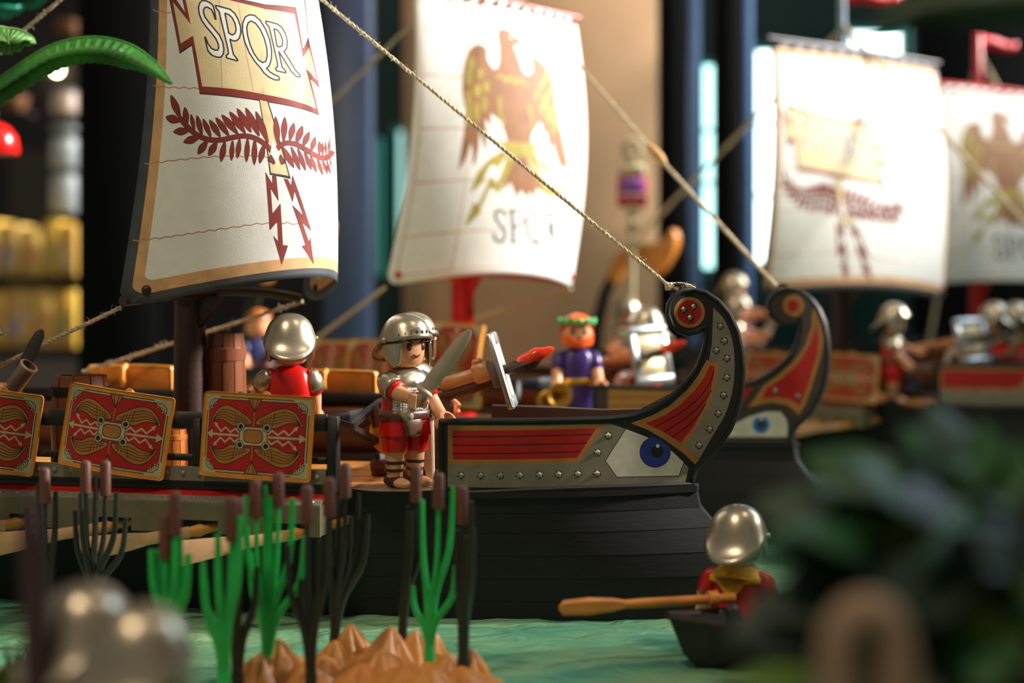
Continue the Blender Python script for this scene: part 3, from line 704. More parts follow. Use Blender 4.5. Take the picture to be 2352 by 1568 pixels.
def bow_print_flame():
    A = crop(1600, 550, 3.128); A6 = crop(1200, 500, 3.612); T = lambda q: AZ2(A(q)); TS = lambda ps: [AZ2(q) for q in ps]
    R = [(T(cr([(850, 465), (895, 560), (915, 680), (905, 800), (870, 920), (820, 1080), (780, 1190)], 3, False) + [(735, 1258), (640, 1185), (540, 1170), (450, 1185), (370, 1210), (480, 1050), (580, 980), (690, 880), (770, 780), (820, 640), (830, 540)]), 2),
         (T([(862, 610), (880, 720), (860, 850), (800, 1050), (740, 1200), (680, 1150), (560, 1130), (465, 1145), (500, 1070), (620, 990), (740, 870), (810, 760), (845, 660)]), 3),
         (T(circ((697, 474), 78, 32)), 2), (T(circ((697, 474), 42, 24)), 3), (T([(330, 1065), (405, 1055), (310, 1200), (290, 1160)]), 3),
         (T([(180, 1415), (260, 1330), (380, 1270), (500, 1235), (600, 1235), (645, 1290), (655, 1350), (650, 1418)]), 4), (T(circ((463, 1330), 62, 28)), 5), (T(circ((465, 1330), 33, 22)), 0), (T(circ((465, 1284), 13, 12)), 4)]
    pl = [(1397, 893), (1585, 897), (1520, 990), (1397, 1000)]
    R.append((AZ2(pl), 2))
    for y in (912, 932, 952, 972): R.append((TS(stroke([(1397, y), (1560, y + 1)], 2.4)), 0))
    return sheet(BOW, R, .5)
BOWP = {'red': (bow_print_red(), [PBLACK, PGREY, PTAN, PRED, PWHITE, PBLUE]), 'flame': (bow_print_flame(), [mat('print_dark_umber', (62, 50, 42), .42), PGREY, PTAN, PRED, PWHITE, PBLUE2])}

def rivet_mesh():
    g = G(); n = 5; r = .155
    v = [(r * math.cos(i * 2 * math.pi / n + .4), 0, r * math.sin(i * 2 * math.pi / n + .4)) for i in range(n)] + [(r * .42 * math.cos(i * 2 * math.pi / n + .4), -.075, r * .42 * math.sin(i * 2 * math.pi / n + .4)) for i in range(n)]
    g.add(v, [(i, (i + 1) % n, (i + 1) % n + n, i + n) for i in range(n)] + [tuple(range(n, 2 * n))])
    return g.mesh('rivet', mat('rivet_grey', (150, 142, 126), .35, metal=.4), False)
RIVET = rivet_mesh()
STEMZ = [(-1, 13.6), (0, 14.0), (1.5, 13.9), (2.5, 13.3), (3.9, 11.9), (4.6, 11.2), (5.2, 10.95), (5.8, 10.9)]
def a_stem(z): return float(np.interp(z, [p[0] for p in STEMZ], [p[1] for p in STEMZ]))
AEND = -36.0
def half(a, z):
    st = a_stem(z); f = .80 + .20 * min(1, max(0, z / 5.7))
    if a >= 0: w = 4.6 * (1 - min(1, a / st) ** 1.8)
    elif a > -26: w = 4.6 + .9 * (1 - math.cos(math.pi * min(1, -a / 6))) / 2
    else: w = 5.5 * max(.15, 1 - ((-26 - a) / 10.5) ** 2)
    return w * f + .28
def strake(z0, z1, sy, k):
    rings = []
    for i in range(41):
        t = i / 40; t = t ** .8
        a0 = AEND + (a_stem(z0) - AEND) * t; a1 = AEND + (a_stem(z1) - AEND) * t
        y0, y1 = half(a0, z0), half(a1, z1)
        rings.append([(a0, sy * (y0 + .045), z0), (a1, sy * (y1 + .02), z1), (a1, sy * max(.0, y1 - .25), z1), (a0, sy * max(.0, y0 - .25), z0)])
    return G().loft(rings).mesh('plank', HULL, True, 30)

def ship_rope(pts, r=.075, sag=0.0):
    """three twisted strands along a straight or sagging line"""
    g = G(); a, b = Vector(pts[0]), Vector(pts[-1]); L = (b - a).length; n = int(L / .12) + 2; t = (b - a).normalized()
    e = (Vector((0, 0, 1)) - t * t.z).normalized(); h = t.cross(e)
    for s_ in range(3):
        path = []
        for i in range(n):
            u = i / (n - 1); ph = u * L / (r * 9) * 2 * math.pi + s_ * 2.0944
            path.append(a + (b - a) * u + Vector((0, 0, -sag * 4 * u * (1 - u))) + e * (math.cos(ph) * r * .5) + h * (math.sin(ph) * r * .5))
        g.tube(path, r * .62, 5)
    return g
def fuzz(g, a, b, n, L, seed):
    rnd = random.Random(seed); a, b = Vector(a), Vector(b)
    for i in range(n):
        p = a + (b - a) * rnd.random(); d = Vector((rnd.uniform(-1, 1), rnd.uniform(-1, 1), rnd.uniform(-1, 1))).normalized()
        q = p + d * L * rnd.uniform(.4, 1); m = (p + q) / 2 + Vector((rnd.uniform(-1, 1), rnd.uniform(-1, 1), rnd.uniform(-1, 1))) * L * .25
        g.tube([p, m, q], .008, 3, caps=False)
    return g

def galley(sh, kind, label, mast_w, sailS, sheetp, smats, mast_m, top_z, detail=True, mcap=None):
    root = thing('roman_galley', sh.M, label, 'toy ship', 'roman galleys')
    L = lambda p: tuple(sh.l(p))
    key = 'g_'
    # hull with planks
    def hull_body():
        g = G(); rings = []
        for i in range(36):
            a = AEND + (10.6 - AEND) * i / 35
            rings.append([(a, sy * max(.02, half(a, z) - .35), z) for sy, z in ((1, 5.55), (1, 3), (1, -.25), (-1, -.25), (-1, 3), (-1, 5.55))])
        return g.loft(rings).mesh('hull', HULL, True, 50)
    hull = new('hull', cached(key + 'hull', hull_body), root)
    zs = [-.3, .75, 1.8, 2.85, 3.9, 4.8, 5.68]
    for sy in (-1, 1):
        for k in range(6): new('plank', cached((key, 'st', k, sy), lambda: strake(zs[k], zs[k + 1], sy, k)), hull)
    # gunwale lip under the bow panels
    def lip():
        g = G()
        for sy in (-1, 1):
            rings = []
            for i in range(21):
                a = (ASTEM + .1) * i / 20; y = half(a, 5.7)
                rings.append([(a, sy * (y + .16), 5.5), (a, sy * (y + .16), 5.78), (a, sy * max(0, y - .4), 5.78), (a, sy * max(0, y - .4), 5.5)])
            g.loft(rings)
        return g.mesh('gunwale', BLACK)
    new('gunwale', cached(key + 'lip', lip), root)
    dk = new('deck', cached(key + 'deck', lambda: G().box((-18, 0, 5.5), (32, 8.8, .12)).mesh('deck', DBROWN)), root)
    n = 14; w = 10.9 / n
    for i in range(n):
        y = -5.45 + w * (i + .5); ay = abs(y) + w * .5 - .2
        amax = ASTEM * (1 - ay / 4.75) ** (1 / 1.8) - .7 if ay < 4.4 else -1.2 * (ay - 4.4) * 3
        amax = min(amax, 9.0)
        while amax > -6 and half(amax, 5.6) - .45 < abs(y) + w / 2: amax -= .2
        new('deck_plank', cached((key, 'dk', i), lambda: G().box(((amax - 34) / 2, y, 5.68 + .015 * (i % 3)), (amax + 34, w - .035, .26), 0, .03).mesh('deck_plank', DECK)), dk)
    # printed bow panel, near side with the curled prow; plain panel on the far side
    sp, sm = BOWP[kind]
    near = new('bow_panel', cached((key, 'bow', kind), lambda: sheet_mesh('bow_panel', sp, lambda a, z: (a, plan_y(a), z), sm)), root)
    def bow_back():
        g = G(); q = resample(BOW, .5)
        v, f, _ = sp
        n0 = 0; g.v = [(a, plan_y(a) + .6, z) for a, z in v]; g.f = [tuple(int(j) for j in t[::-1]) for t in f]; g.m = [0] * len(g.f)
        n0 = len(g.v); m_ = len(q)
        g.v += [(a, plan_y(a), z) for a, z in q] + [(a, plan_y(a) + .6, z) for a, z in q]
        for i in range(m_): g.f.append((n0 + i, n0 + (i + 1) % m_, n0 + m_ + (i + 1) % m_, n0 + m_ + i)); g.m.append(0)
        return g.mesh('panel_back', DBROWN, True, 35)
    new('panel_back', cached((key, 'bowb'), bow_back), near)
    def rim():
        q = resample(BOW, .4); path = [(a, plan_y(a) + .02, z) for a, z in q]; path.append(path[0]); path.append(path[1])
        return G().tube(path, .13, 8, caps=False).mesh('rim', BLACK)
    new('rim', cached((key, 'rim'), rim), near)
    if kind == 'red':
        for x, y in RIV_B:
            a, z = AZ1([(980 + x / 3.015, 640 + y / 3.015)])[0]
            dy = (plan_y(a + .05) - plan_y(a - .05)) / .1
            new('rivet', RIVET, near, Matrix.Translation((a, plan_y(a) - .01, z)) @ Matrix.Rotation(math.atan(dy), 4, 'Z'))
    else:
        for x, y in ((565, 1085), (730, 1125)):
            a, z = AZ2([(1600 + x / 3.128, 550 + y / 3.128)])[0]
            new('rivet', RIVET, near, Matrix.Translation((a, plan_y(a) - .02, z)) @ Matrix.Scale(1.3, 4))
    def farp():
        g = G(); rings = []
        for i in range(17):
            a = .0 + 10.7 * i / 16; y = -plan_y(a)
            zt = float(np.interp(a, [0, 6, 8, 9.5, 10.7], [8.95, 8.95, 9.1, 9.9, 10.6]))
            rings.append([(a, y, 5.6), (a, y, zt), (a, y - .45, zt), (a, y - .45, 5.6)])
        return g.loft(rings).mesh('far_bow_panel', DBROWN, True, 35)
    fp = new('bow_panel', cached(key + 'far', farp), root)
    new('prow_hook', cached(key + 'hook', lambda: (lambda p: G().tube([(p[0] + .05, 0, p[1] + .0), (p[0] - .25, 0, p[1] + .1), (p[0] - .3, 0, p[1] + .4), (p[0], 0, p[1] + .55), (p[0] + .4, 0, p[1] + .5)], .09, 8).mesh('prow_hook', BLACK))(AZ1([(1548, 680)])[0])), root)
    # outrigger: studded band, red ledge and oar box on both sides
    A0, A1 = -4.7, -31.0
    for sy in (-1, 1):
        def side():
            g = G(); L_ = A0 - A1; c = (A0 + A1) / 2
            def pr(pts, mi):
                q = [(y * sy, z) for y, z in pts]
                g.loft([[(A0, y, z) for y, z in q], [(A1, y, z) for y, z in q]], mi)
            pr([(5.4, 5.35), (7.25, 5.75), (7.25, 6.22), (5.4, 6.22)], 0)
            pr([(7.05, 6.22), (7.25, 6.22), (7.25, 6.86), (7.05, 6.86)], 1)
            pr([(7.2, 5.85), (7.34, 5.85), (7.34, 6.02), (7.2, 6.02)], 0)
            pr([(5.6, 5.3), (7.25, 5.84), (7.65, 5.62), (7.62, 5.5)], 2)
            pr([(7.62, 5.5), (7.652, 5.62), (8.02, 5.40), (8.0, 5.3)], 1)
            return g.mesh('outrigger', [BLACK, PGREY, PRED])
        orr = new('outrigger', cached((key, 'out', sy), side), root)
        def obox():
            g = G(); g.box(((A0 + A1) / 2, sy * 7.93, 4.97), (A0 - A1, .14, .82)); g.box((A0 - .07, sy * 6.9, 4.7), (.14, 2.1, 1.35))
            for i in range(8):
                a_ = A0 - .35 if i == 0 else A0 - .0 - 4.2 * i + .55
                wd = .7 if i == 0 else 2.3
                if a_ - wd / 2 > A1: g.box((a_, sy * 7.93, 4.28), (wd, .14, .58))
            return g.mesh('oar_box', OLIVE)
        new('oar_box', cached((key, 'obx', sy), obox), orr)
        if sy < 0 and detail:
            for i in range(30):
                a = A0 - .42 - .8 * i
                new('rivet', RIVET, orr, Matrix.Translation((a, -7.26, 6.53)) @ Matrix.Rotation(.9 * i, 4, 'Y'))
                new('rivet', RIVET, orr, Matrix.Translation((a, -7.84, 5.515)) @ Matrix.Rotation(math.radians(-62), 4, 'X') @ Matrix.Rotation(.7 * i, 4, 'Y') @ Matrix.Scale(.85, 4))
        # rail: posts, top bar, diagonals
        def rail():
            g = G()
            g.box(((A0 + A1) / 2, sy * 7.0, 8.95), (A0 - A1, .3, .75), 0, .05)
            g.box(((A0 + A1) / 2, sy * 7.0, 7.25), (A0 - A1, .22, .3), 0, .04)
            return g.mesh('railing', BLACK)
        ro = new('railing', cached((key, 'rail', sy), rail), root)
        new('post', cached(key + 'post', lambda: G().box((0, 0, 0), (.5, .5, 3.4), 0, .06).mesh('post', BLACK)), ro, Matrix.Translation((A0 + .28, sy * 7.0, 7.55)))
        for k in range(4): new('post', cached(key + 'post2', lambda: G().box((0, 0, 0), (.42, .36, 2.9), 0, .05).mesh('post', BLACK)), ro, Matrix.Translation((-10.9 - 6.2 * k, sy * 7.0, 7.6)))
    def cross():
        g = G()
        for a_ in (A0 + .1,):
            g.box((a_, 3.5, 6.35), (.3, 7.4, 1.0), 0, .05)
            g.box((a_ - .1, -4.6, 8.95), (.28, 4.6, .6), 0, .05)
            g.tube([(a_, -6.9, 9.0), (a_, -4.4, 8.55), (a_, 0, 9.3), (a_, 4, 9.2)], .24, 6); g.tube([(a_, -4.4, 8.55), (a_, 1.5, 7.0), (a_, 4.5, 6.6)], .24, 6)
            g.box((a_, 4.6, 8.95), (.28, 4.6, .6), 0, .05)
        return g.mesh('cross_brace', BLACK)
    new('cross_brace', cached(key + 'cross', cross), root)
    # inside face of the far bulwark
    new('bulwark', cached(key + 'bulw', lambda: G().box((-17, 6.4, 7.2), (24.4, .4, 2.6), 0, .05).box((-2.2, 5.2, 6.7), (4.6, .35, 1.9), 0, .05).mesh('bulwark', WALLB)), root)
    # curled stern ornament
    def stern():
        return G().tube([(-35.2, 0, 3.0), (-36.0, 0, 7), (-35.6, 0, 11), (-34.6, 0, 14.4), (-33.0, 0, 17.2), (-31.6, 0, 18.0)], [(.9, .7), (.85, .6), (.75, .5), (.62, .45), (.5, .4), (.35, .3)], 12).mesh('stern_post', BLACK)
    sp_ = new('stern_post', cached(key + 'stern', stern), root)
    def fin():
        o_ = cr([(-33.8, 16.6), (-33.0, 17.9), (-31.2, 18.9), (-29.0, 18.9), (-27.6, 19.6), (-27.0, 20.2), (-26.6, 19.2), (-27.2, 17.6), (-28.6, 16.0), (-29.2, 16.4), (-30.2, 17.6), (-31.6, 17.3), (-32.6, 16.2), (-33.4, 15.2)], 3)
        return G().plate(o_, 1.0, lambda x, y, t: (x, t - .5, y)).mesh('stern_finial', mat('gold_brown_finial', (206, 128, 50), .35))
    new('stern_finial', cached(key + 'fin', fin), sp_)
    # mast with bracket, yards, sail
    mx, my, _ = L((mast_w[0], mast_w[1], 0))
    def mast():
        g = G(); g.lathe([(.86, 5.6), (.84, 8), (.76, 15), (.62, 26), (.42, top_z - .4), (.2, top_z)], 20, 0, (mx, my, 0))
        return g.mesh('mast', mast_m)
    mo = new('mast', mast(), root)
    bl, br, tl, tr = [Vector(L(p)) for p in sailS(np.array([0., 1, 0, 1]), np.array([0., 0, 1, 1]))]
    mid = (bl + br) / 2; zb = mid.z + .95
    d = (br - bl); d.z = 0; d.normalize(); nrm = Vector((d.y, -d.x, 0))
    g = G(); m0 = Vector((mx, my, zb))
    pth = [(bl + Vector((0, 0, .45 + .5 * math.sin(math.pi * t)))) * (1 - t) + (br + Vector((0, 0, .45 + .5 * math.sin(math.pi * t)))) * t + nrm * (.9 * math.sin(math.pi * t) ** 1) - nrm * .12 for t in np.linspace(.03, .97, 15)]
    g.tube(pth, [(.26, .34 + .3 * math.sin(math.pi * t)) for t in np.linspace(.03, .97, 15)], 10)
    g.lathe([(1.0, zb - .45), (1.06, zb - .2), (1.06, zb + .3), (.9, zb + .4)], 20, 0, (mx, my, 0))
    new('boom', g.mesh('boom', mast_m), root)
    g = G(); q = m0 + nrm * .9
    g.plate([(0, 0), (1.7, 0), (1.5, -.25), (.15, -1.6), (0, -1.7)], .3, lambda x, y, t: tuple(Vector((mx, my, zb - .25 + y)) + Vector((d.x * .0 + nrm.x, nrm.y, 0)) * (x + .6) + d * (t - .15)))
    new('bracket', g.mesh('bracket', mast_m), mo)
    g = G(); g.tube([tl - d * .3 + Vector((0, 0, .1)), (tl + tr) / 2 + nrm * .3 + Vector((0, 0, .1)), tr + d * .3 + Vector((0, 0, .1))], [.2, .3, .2], 10)
    new('yard', g.mesh('yard', mast_m), root)
    cen = [L(p) for p in sailS(np.clip(sheetp[0][:, 0] / SWD, 0, 1), np.clip(sheetp[0][:, 1] / SHT, 0, 1))]
    g = G(); g.v = cen; g.f = [tuple(int(i) for i in t) for t in sheetp[1]]; g.m = [int(i) for i in sheetp[2]]
    so = new('sail', g.mesh('sail', smats, True, 80), root); solid(so, .06)
    for u, v in ((.035, .035), (.965, .035)):
        p = L(sailS(np.array([u]), np.array([v]))[0])
        new('pin', G().ball(p, .24, 12, 7).mesh('pin', mast_m), so)
    lm = cached(('lash', mast_m.name), lambda: G().ball((0, 0, 0), (.3, .3, .2), 8, 6).mesh('lashing', SAILDK)); lm2 = cached(('lash2', (mcap or SAILDK).name), lambda: G().ball((0, 0, 0), (.3, .3, .2), 8, 6).mesh('lashing', mcap or SAILDK))
    for i in range(13):
        u = .04 + .92 * i / 12; p = Vector(L(sailS(np.array([u]), np.array([.985]))[0]))
        new('lashing', lm if i % 2 else lm2, so, Matrix.Translation(p + nrm * .05))
    return root, dict(bl=bl, br=br, tl=tl, tr=tr, mast=(mx, my), zb=zb)
# ------------------------------------------------------------------ toy figures
def rad(d): return math.radians(d)
def helmet_mesh():
    g = G(); N, T = 40, 14; rings = []
    for t in range(T + 1):
        s = t / T; r_ = []
        for j in range(N):
            ph = 2 * math.pi * j / N; c = math.cos(ph)           # 0 = front
            back = max(0.0, -c) ** 1.5; front = max(0.0, c) ** 2
            zb = 6.58 + .20 * front - .95 * back
            e = s * math.pi / 2
            R0 = 1.12
            rr = R0 * (math.cos(e) ** .85 if s < 1 else 0.001)
            zz = zb + (7.80 - zb) * math.sin(e) ** (.92 + .25 * back)
            fl = max(0, 1 - s / .32) ** 2
            rr += fl * (.08 + .46 * back + .10 * front)
            r_.append((rr * c * 1.06 - .03, rr * math.sin(ph) * .98, zz))
        rings.append(r_)
    g.loft(rings, 0, caps=False)
    return g.mesh('helmet', SILVER, True, 50)
def cheek_mesh(s):
    g = G(); rows = []
    for i in range(9):
        t = i / 8; z = 6.62 - 1.12 * t
        a0 = 44 + 8 * t ** 2 + (10 if i == 8 else 0); a1 = 112 - 10 * t - 34 * t ** 2
        rows.append([(1.12 * math.cos(rad(a0 + (a1 - a0) * k / 6)) + .05, s * (1.10 + .06 * math.sin(t * 3)) * math.sin(rad(a0 + (a1 - a0) * k / 6)), z - .12 * (k / 6) * (1 - t)) for k in range(7)])
    g.loft(rows, 0, caps=False, closed=False)
    return g.mesh('cheek_guard', SILVER, True, 50)
def brow_mesh():
    g = G(); rows = []
    for k in range(21):
        ph = rad(-100 + 10 * k); c = math.cos(ph); pk = max(0, c) ** 3
        zt = 6.78 + .52 * pk; zb = 6.62 + .16 * max(0, c); r = 1.24; r2 = 1.10 + .06 * pk
        rows.append([((r + .1 * pk) * c, r * math.sin(ph) * .97, zb), ((r + .12 * pk) * c, r * math.sin(ph) * .97, zb + .1), ((r2 + .08) * c, r2 * math.sin(ph), zt), ((r2 - .08) * c, (r2 - .08) * math.sin(ph), zt - .04)])
    g.loft(rows, 0, caps=False, closed=True)
    return g.mesh('brow_band', SILVER, True, 50)
def rib_mesh(): return G().box((0, 0, 0), (.07, .05, .2), 0, .02).mesh('visor_rib', DBROWN)
def torso_secs(k=1.0, skirt=1.0): return [(2.35, 0, 0, .86 * k * skirt, 1.20 * k * skirt), (2.8, 0, 0, .84 * k, 1.16 * k), (3.3, 0, 0, .80 * k, 1.08 * k), (4.2, 0, 0, .80 * k, 1.0 * k), (4.9, 0, 0, .74 * k, .93 * k), (5.2, 0, 0, .58 * k, .74 * k), (5.36, 0, 0, .40 * k, .46 * k)]
def interp_torso(z, k=1.0):
    S = torso_secs(k); zz = [q[0] for q in S]; return float(np.interp(z, zz, [q[3] for q in S])), float(np.interp(z, zz, [q[4] for q in S]))
def shell(z0, z1, a0, a1, k, nz=6, na=14):
    g = G(); rows = []
    for i in range(nz + 1):
        z = z0 + (z1 - z0) * i / nz; rx, ry = interp_torso(z, k); r_ = []
        for j in range(na + 1):
            a = rad(a0 + (a1 - a0) * j / na); ca, sa = math.cos(a), math.sin(a); e = 2.6
            r_.append((rx * math.copysign(abs(ca) ** (2 / e), ca), ry * math.copysign(abs(sa) ** (2 / e), sa), z))
        rows.append(r_)
    g.loft(rows, 0, caps=False, closed=False)
    return g
def mat_mail():
    m = bpy.data.materials.new('chain_mail'); m.use_nodes = True; nt = m.node_tree; b = nt.nodes['Principled BSDF']
    tc = nt.nodes.new('ShaderNodeTexCoord'); v = nt.nodes.new('ShaderNodeTexVoronoi'); v.inputs['Scale'].default_value = 900; v.inputs['Randomness'].default_value = .25
    nt.links.new(tc.outputs['Object'], v.inputs['Vector']); r = nt.nodes.new('ShaderNodeValToRGB')
    r.color_ramp.elements[0].position = .42; r.color_ramp.elements[0].color = lin((240, 238, 230)); r.color_ramp.elements[1].position = .68; r.color_ramp.elements[1].color = lin((52, 48, 42))
    nt.links.new(v.outputs['Distance'], r.inputs[0]); nt.links.new(r.outputs[0], b.inputs['Base Color']); b.inputs['Metallic'].default_value = .45; b.inputs['Roughness'].default_value = .32
    bp = nt.nodes.new('ShaderNodeBump'); bp.invert = True; bp.inputs['Strength'].default_value = .6; bp.inputs['Distance'].default_value = .0005
    nt.links.new(v.outputs['Distance'], bp.inputs['Height']); nt.links.new(bp.outputs[0], b.inputs['Normal'])
    return m
MAIL = mat_mail()
def hand_mesh(skin):
    g = G(); n = 16; rows = []
    for k in range(n + 1):
        a = rad(-130 + 260 * k / n + 180)   # gap points to +X
        ro, ri, h = .43, .27, .34
        c, s_ = math.cos(a), math.sin(a)
        rows.append([(ro * c, ro * s_, -h + .06), (ro * c, ro * s_, h - .06), ((ro - .07) * c, (ro - .07) * s_, h), (ri * c, ri * s_, h), (ri * c, ri * s_, -h), ((ro - .07) * c, (ro - .07) * s_, -h)])
    g.loft(rows)
    g.tube([(-.34, 0, 0), (-.68, 0, 0)], [.30, .31], 12)
    g.tube([(.04, .34, -.05), (.30, .30, -.02), (.42, .2, 0)], [.13, .11, .07], 8)
    return g.mesh('hand', skin, True, 45)

def figure(name, M, label, shirt=None, shorts=None, skin=None, helmet=True, mail=True, arms=((20, 8), (20, 8)), legs=True, robe=None, hair=None, beard=None, laurel=False, scarf=None, group=None, sandals=True, sleeve_armor=True, head_turn=0.0, belt=True, helm_mat=None, low=False):
    """toy figure facing +X, feet at z=0; arms = (pitch, splay) for right (-Y) and left (+Y). returns root and hand frames"""
    shirt = shirt or RED; shorts = shorts or RED; skin = skin or SKIN
    o = thing(name, M, label, 'toy figure', group)
    C = cached
    if robe is not None:
        new('robe', C(('robe', robe.name), lambda: G().sell([(0, 0, 0, 1.0, 1.30), (.1, 0, 0, 1.08, 1.36), (1.5, 0, 0, .98, 1.26), (3.2, 0, 0, .82, 1.08), (4.2, 0, 0, .80, 1.0), (4.9, 0, 0, .74, .93), (5.2, 0, 0, .58, .74), (5.36, 0, 0, .40, .46)], 28).mesh('robe', robe)), o)
    else:
        new('torso', C(('torso', shirt.name), lambda: G().sell(torso_secs(), 28, e=3.0).mesh('torso', shirt, True, 50)), o)
        if legs:
            def sh():
                g = G()
                for s in (-1, 1): g.sell([(1.62, .02, s * .58, .56, .52), (1.75, .02, s * .58, .60, .55), (2.3, 0, s * .57, .62, .56), (2.6, 0, s * .56, .6, .54)], 18)
                return g.mesh('shorts', shorts, True, 50)
            new('shorts', C(('shorts', shorts.name), sh), o)
            for s in (-1, 1):
                lg = new('leg', C(('leg', s, skin.name), lambda: G().sell([(.25, .02, s * .58, .34, .34), (.6, 0, s * .58, .36, .35), (1.2, 0, s * .58, .42, .40), (1.75, 0, s * .58, .46, .44)], 16, e=2.2).mesh('leg', skin)), o)
                ft = new('foot', C(('foot', s, skin.name), lambda: G().tube([(-.42, s * .58, .26), (-.2, s * .58, .27), (.2, s * .6, .26), (.6, s * .64, .22), (.92, s * .66, .19), (1.05, s * .66, .17)], [(.18, .25), (.27, .36), (.26, .38), (.22, .40), (.17, .33), (.06, .12)], 14).mesh('foot', skin)), o)
                if sandals:
                    def sd():
                        g = G(); g.tube([(-.46, s * .58, .27), (-.2, s * .58, .29), (.2, s * .6, .27), (.5, s * .63, .22)], [(.22, .30), (.31, .40), (.29, .42), (.235, .42)], 14)
                        for z, r in ((.78, .40), (1.12, .42)): g.lathe([(r, z - .07), (r + .03, z - .05), (r + .03, z + .05), (r, z + .07)], 16, 0, (0, s * .58, 0))
                        g.box((-.2, s * .2 + s * .62, .7), (.16, .1, .9), 0, .03); return g.mesh('sandal', DBROWN)
                    new('sandal', C(('sandal', s), sd), o)
    # neck and head
    new('neck', C(('neck', skin.name), lambda: G().lathe([(.42, 5.1), (.38, 5.3), (.40, 5.7)], 16).mesh('neck', skin)), o)
    HM = Matrix.Rotation(rad(head_turn), 4, 'Z')
    hd = new('head', C(('head', skin.name), lambda: G().lathe([(.30, 5.40), (.62, 5.46), (.82, 5.66), (.92, 6.0), (.95, 6.35), (.93, 6.75), (.80, 7.1), (.5, 7.3), (.1, 7.36)], 28, sx=.97).mesh('head', skin, True, 80)), o, HM)
    if not low:
        for s in (-1, 1):
            def eye():
                a = rad(23 * s); return G().ball((.90 * math.cos(a), .92 * math.sin(a), 6.38), (.07, .165, .185), 12, 8).mesh('eye', EYEB)
            new('eye', C(('eye', s), eye), hd)
            def ebrow():
                return G().tube([(.90 * math.cos(rad(b * s)), .93 * math.sin(rad(b * s)), z) for b, z in ((10, 6.53), (18, 6.62), (30, 6.70), (38, 6.70))], [.02, .05, .05, .02], 6).mesh('eyebrow', HAIR)
            new('eyebrow', C(('ebrow', s), ebrow), hd)
        new('mouth', C('mouth', lambda: G().tube([(.935 * math.cos(rad(b)) - .02, .95 * math.sin(rad(b)), 5.93 + .0009 * b * b) for b in (-11, -6, 0, 6, 11)], [.01, .04, .055, .04, .01], 6).mesh('mouth', EYEB)), hd)
    if hair is not None or helmet:
        hm = hair or HAIR
        def hr():
            g = G(); rows = []
            for i in range(9):
                t = i / 8; r_ = []
                for j in range(28):
                    ph = 2 * math.pi * j / 28; c = math.cos(ph); zb = 6.72 if c > .25 else 6.72 - (1.05 * min(1, (.25 - c) * 1.6)); e = t * math.pi / 2
                    rr = 1.03 * (math.cos(e) if t < 1 else .001); r_.append((rr * c * .99, rr * math.sin(ph) * 1.0, zb + (7.5 - zb) * math.sin(e)))
                rows.append(r_)
            return g.loft(rows, 0, caps=True).mesh('hair', hm, True, 60)
        new('hair', C(('hair', hm.name), hr), hd)
    if beard is not None:
        def bd():
            g = G(); rows = []
            for k in range(19):
                ph = rad(-100 + 200 * k / 18); c = math.cos(ph); dn = .45 * (abs(math.sin(ph * .9)))
                rows.append([(.93 * c + .02, .95 * math.sin(ph), 5.78 + dn), (1.06 * c + .03, 1.05 * math.sin(ph), 5.74 + dn), (1.0 * c + .05, .98 * math.sin(ph), 5.40 + dn * .5), (.75 * c, .75 * math.sin(ph), 5.36 + dn * .4)])
            return g.loft(rows).mesh('beard', beard)
        new('beard', C(('beard', beard.name), bd), hd)
    if laurel:
        LG = mat('laurel_green_plastic', (60, 168, 84), .35)
        lw = new('laurel_wreath', C('laurelring', lambda: G().lathe([(1.02, 6.85), (1.12, 6.9), (1.10, 7.05), (1.0, 7.1)], 24).mesh('laurel_wreath', LG)), hd)
        lm = C('laurelleaf', lambda: G().ball((0, 0, 0), (.12, .26, .2), 8, 6).mesh('leaf', LG))
        for k in range(12): new('leaf', lm, lw, Matrix.Rotation(rad(30 * k), 4, 'Z') @ Matrix.Translation((1.12, 0, 7.0 + .05 * (k % 2))) @ Matrix.Rotation(rad(30), 4, 'X'))
    if helmet:
        hl = new('helmet', C(('helmet', 0), helmet_mesh), o, HM); solid(hl, .09, 1.0)
        for s in (-1, 1):
            cg = new('cheek_guard', C(('cheek', s), lambda: cheek_mesh(s)), hl); solid(cg, .1, 0)
            new('hinge', C(('hinge', s), lambda: G().ball((.1, s * 1.24, 6.66), .13, 10, 6).mesh('hinge', SILVER)), hl)
        bb = new('brow_band', C('brow', brow_mesh), hl)
        if not low:
            for k in range(-4, 5):
                a = rad(k * 13); pk = math.cos(a) ** 3
                new('visor_rib', C('vrib', rib_mesh), bb, Matrix.Translation(((1.27 + .04 * pk) * math.cos(a), 1.19 * math.sin(a), 6.86 + .18 * pk)) @ Matrix.Rotation(a, 4, 'Z'))
    if mail and robe is None:
        a = new('mail_shirt', C('mail', lambda: shell(3.25, 4.95, -66, 66, 1.035).mesh('mail_shirt', MAIL)), o); solid(a, .05, 0)
        c_ = new('collar', C('collar', lambda: shell(4.62, 5.36, -180, 180, 1.10, 5, 30).mesh('collar', SILVER)), o); solid(c_, .09, 0)
        new('clasp', C('clasp', lambda: G().box((.86, 0, 4.72), (.12, .34, .22), 0, .04).mesh('clasp', SILVER)), c_)
    if belt:
        bm = GOLD if robe is not None else LEATHER
        bo = new('belt', C(('belt', bm.name), lambda: shell(3.12, 3.50, -180, 180, 1.10, 2, 36).mesh('belt', bm)), o); solid(bo, .1, 0)
        if robe is None:
            new('pouch', C('pouch', lambda: G().sell([(2.35, .98, -.32, .12, .34), (2.45, 1.0, -.32, .2, .42), (2.9, 1.0, -.32, .22, .5), (3.12, .98, -.32, .16, .5)], 16, e=3.5).mesh('pouch', LEATHER)), bo)
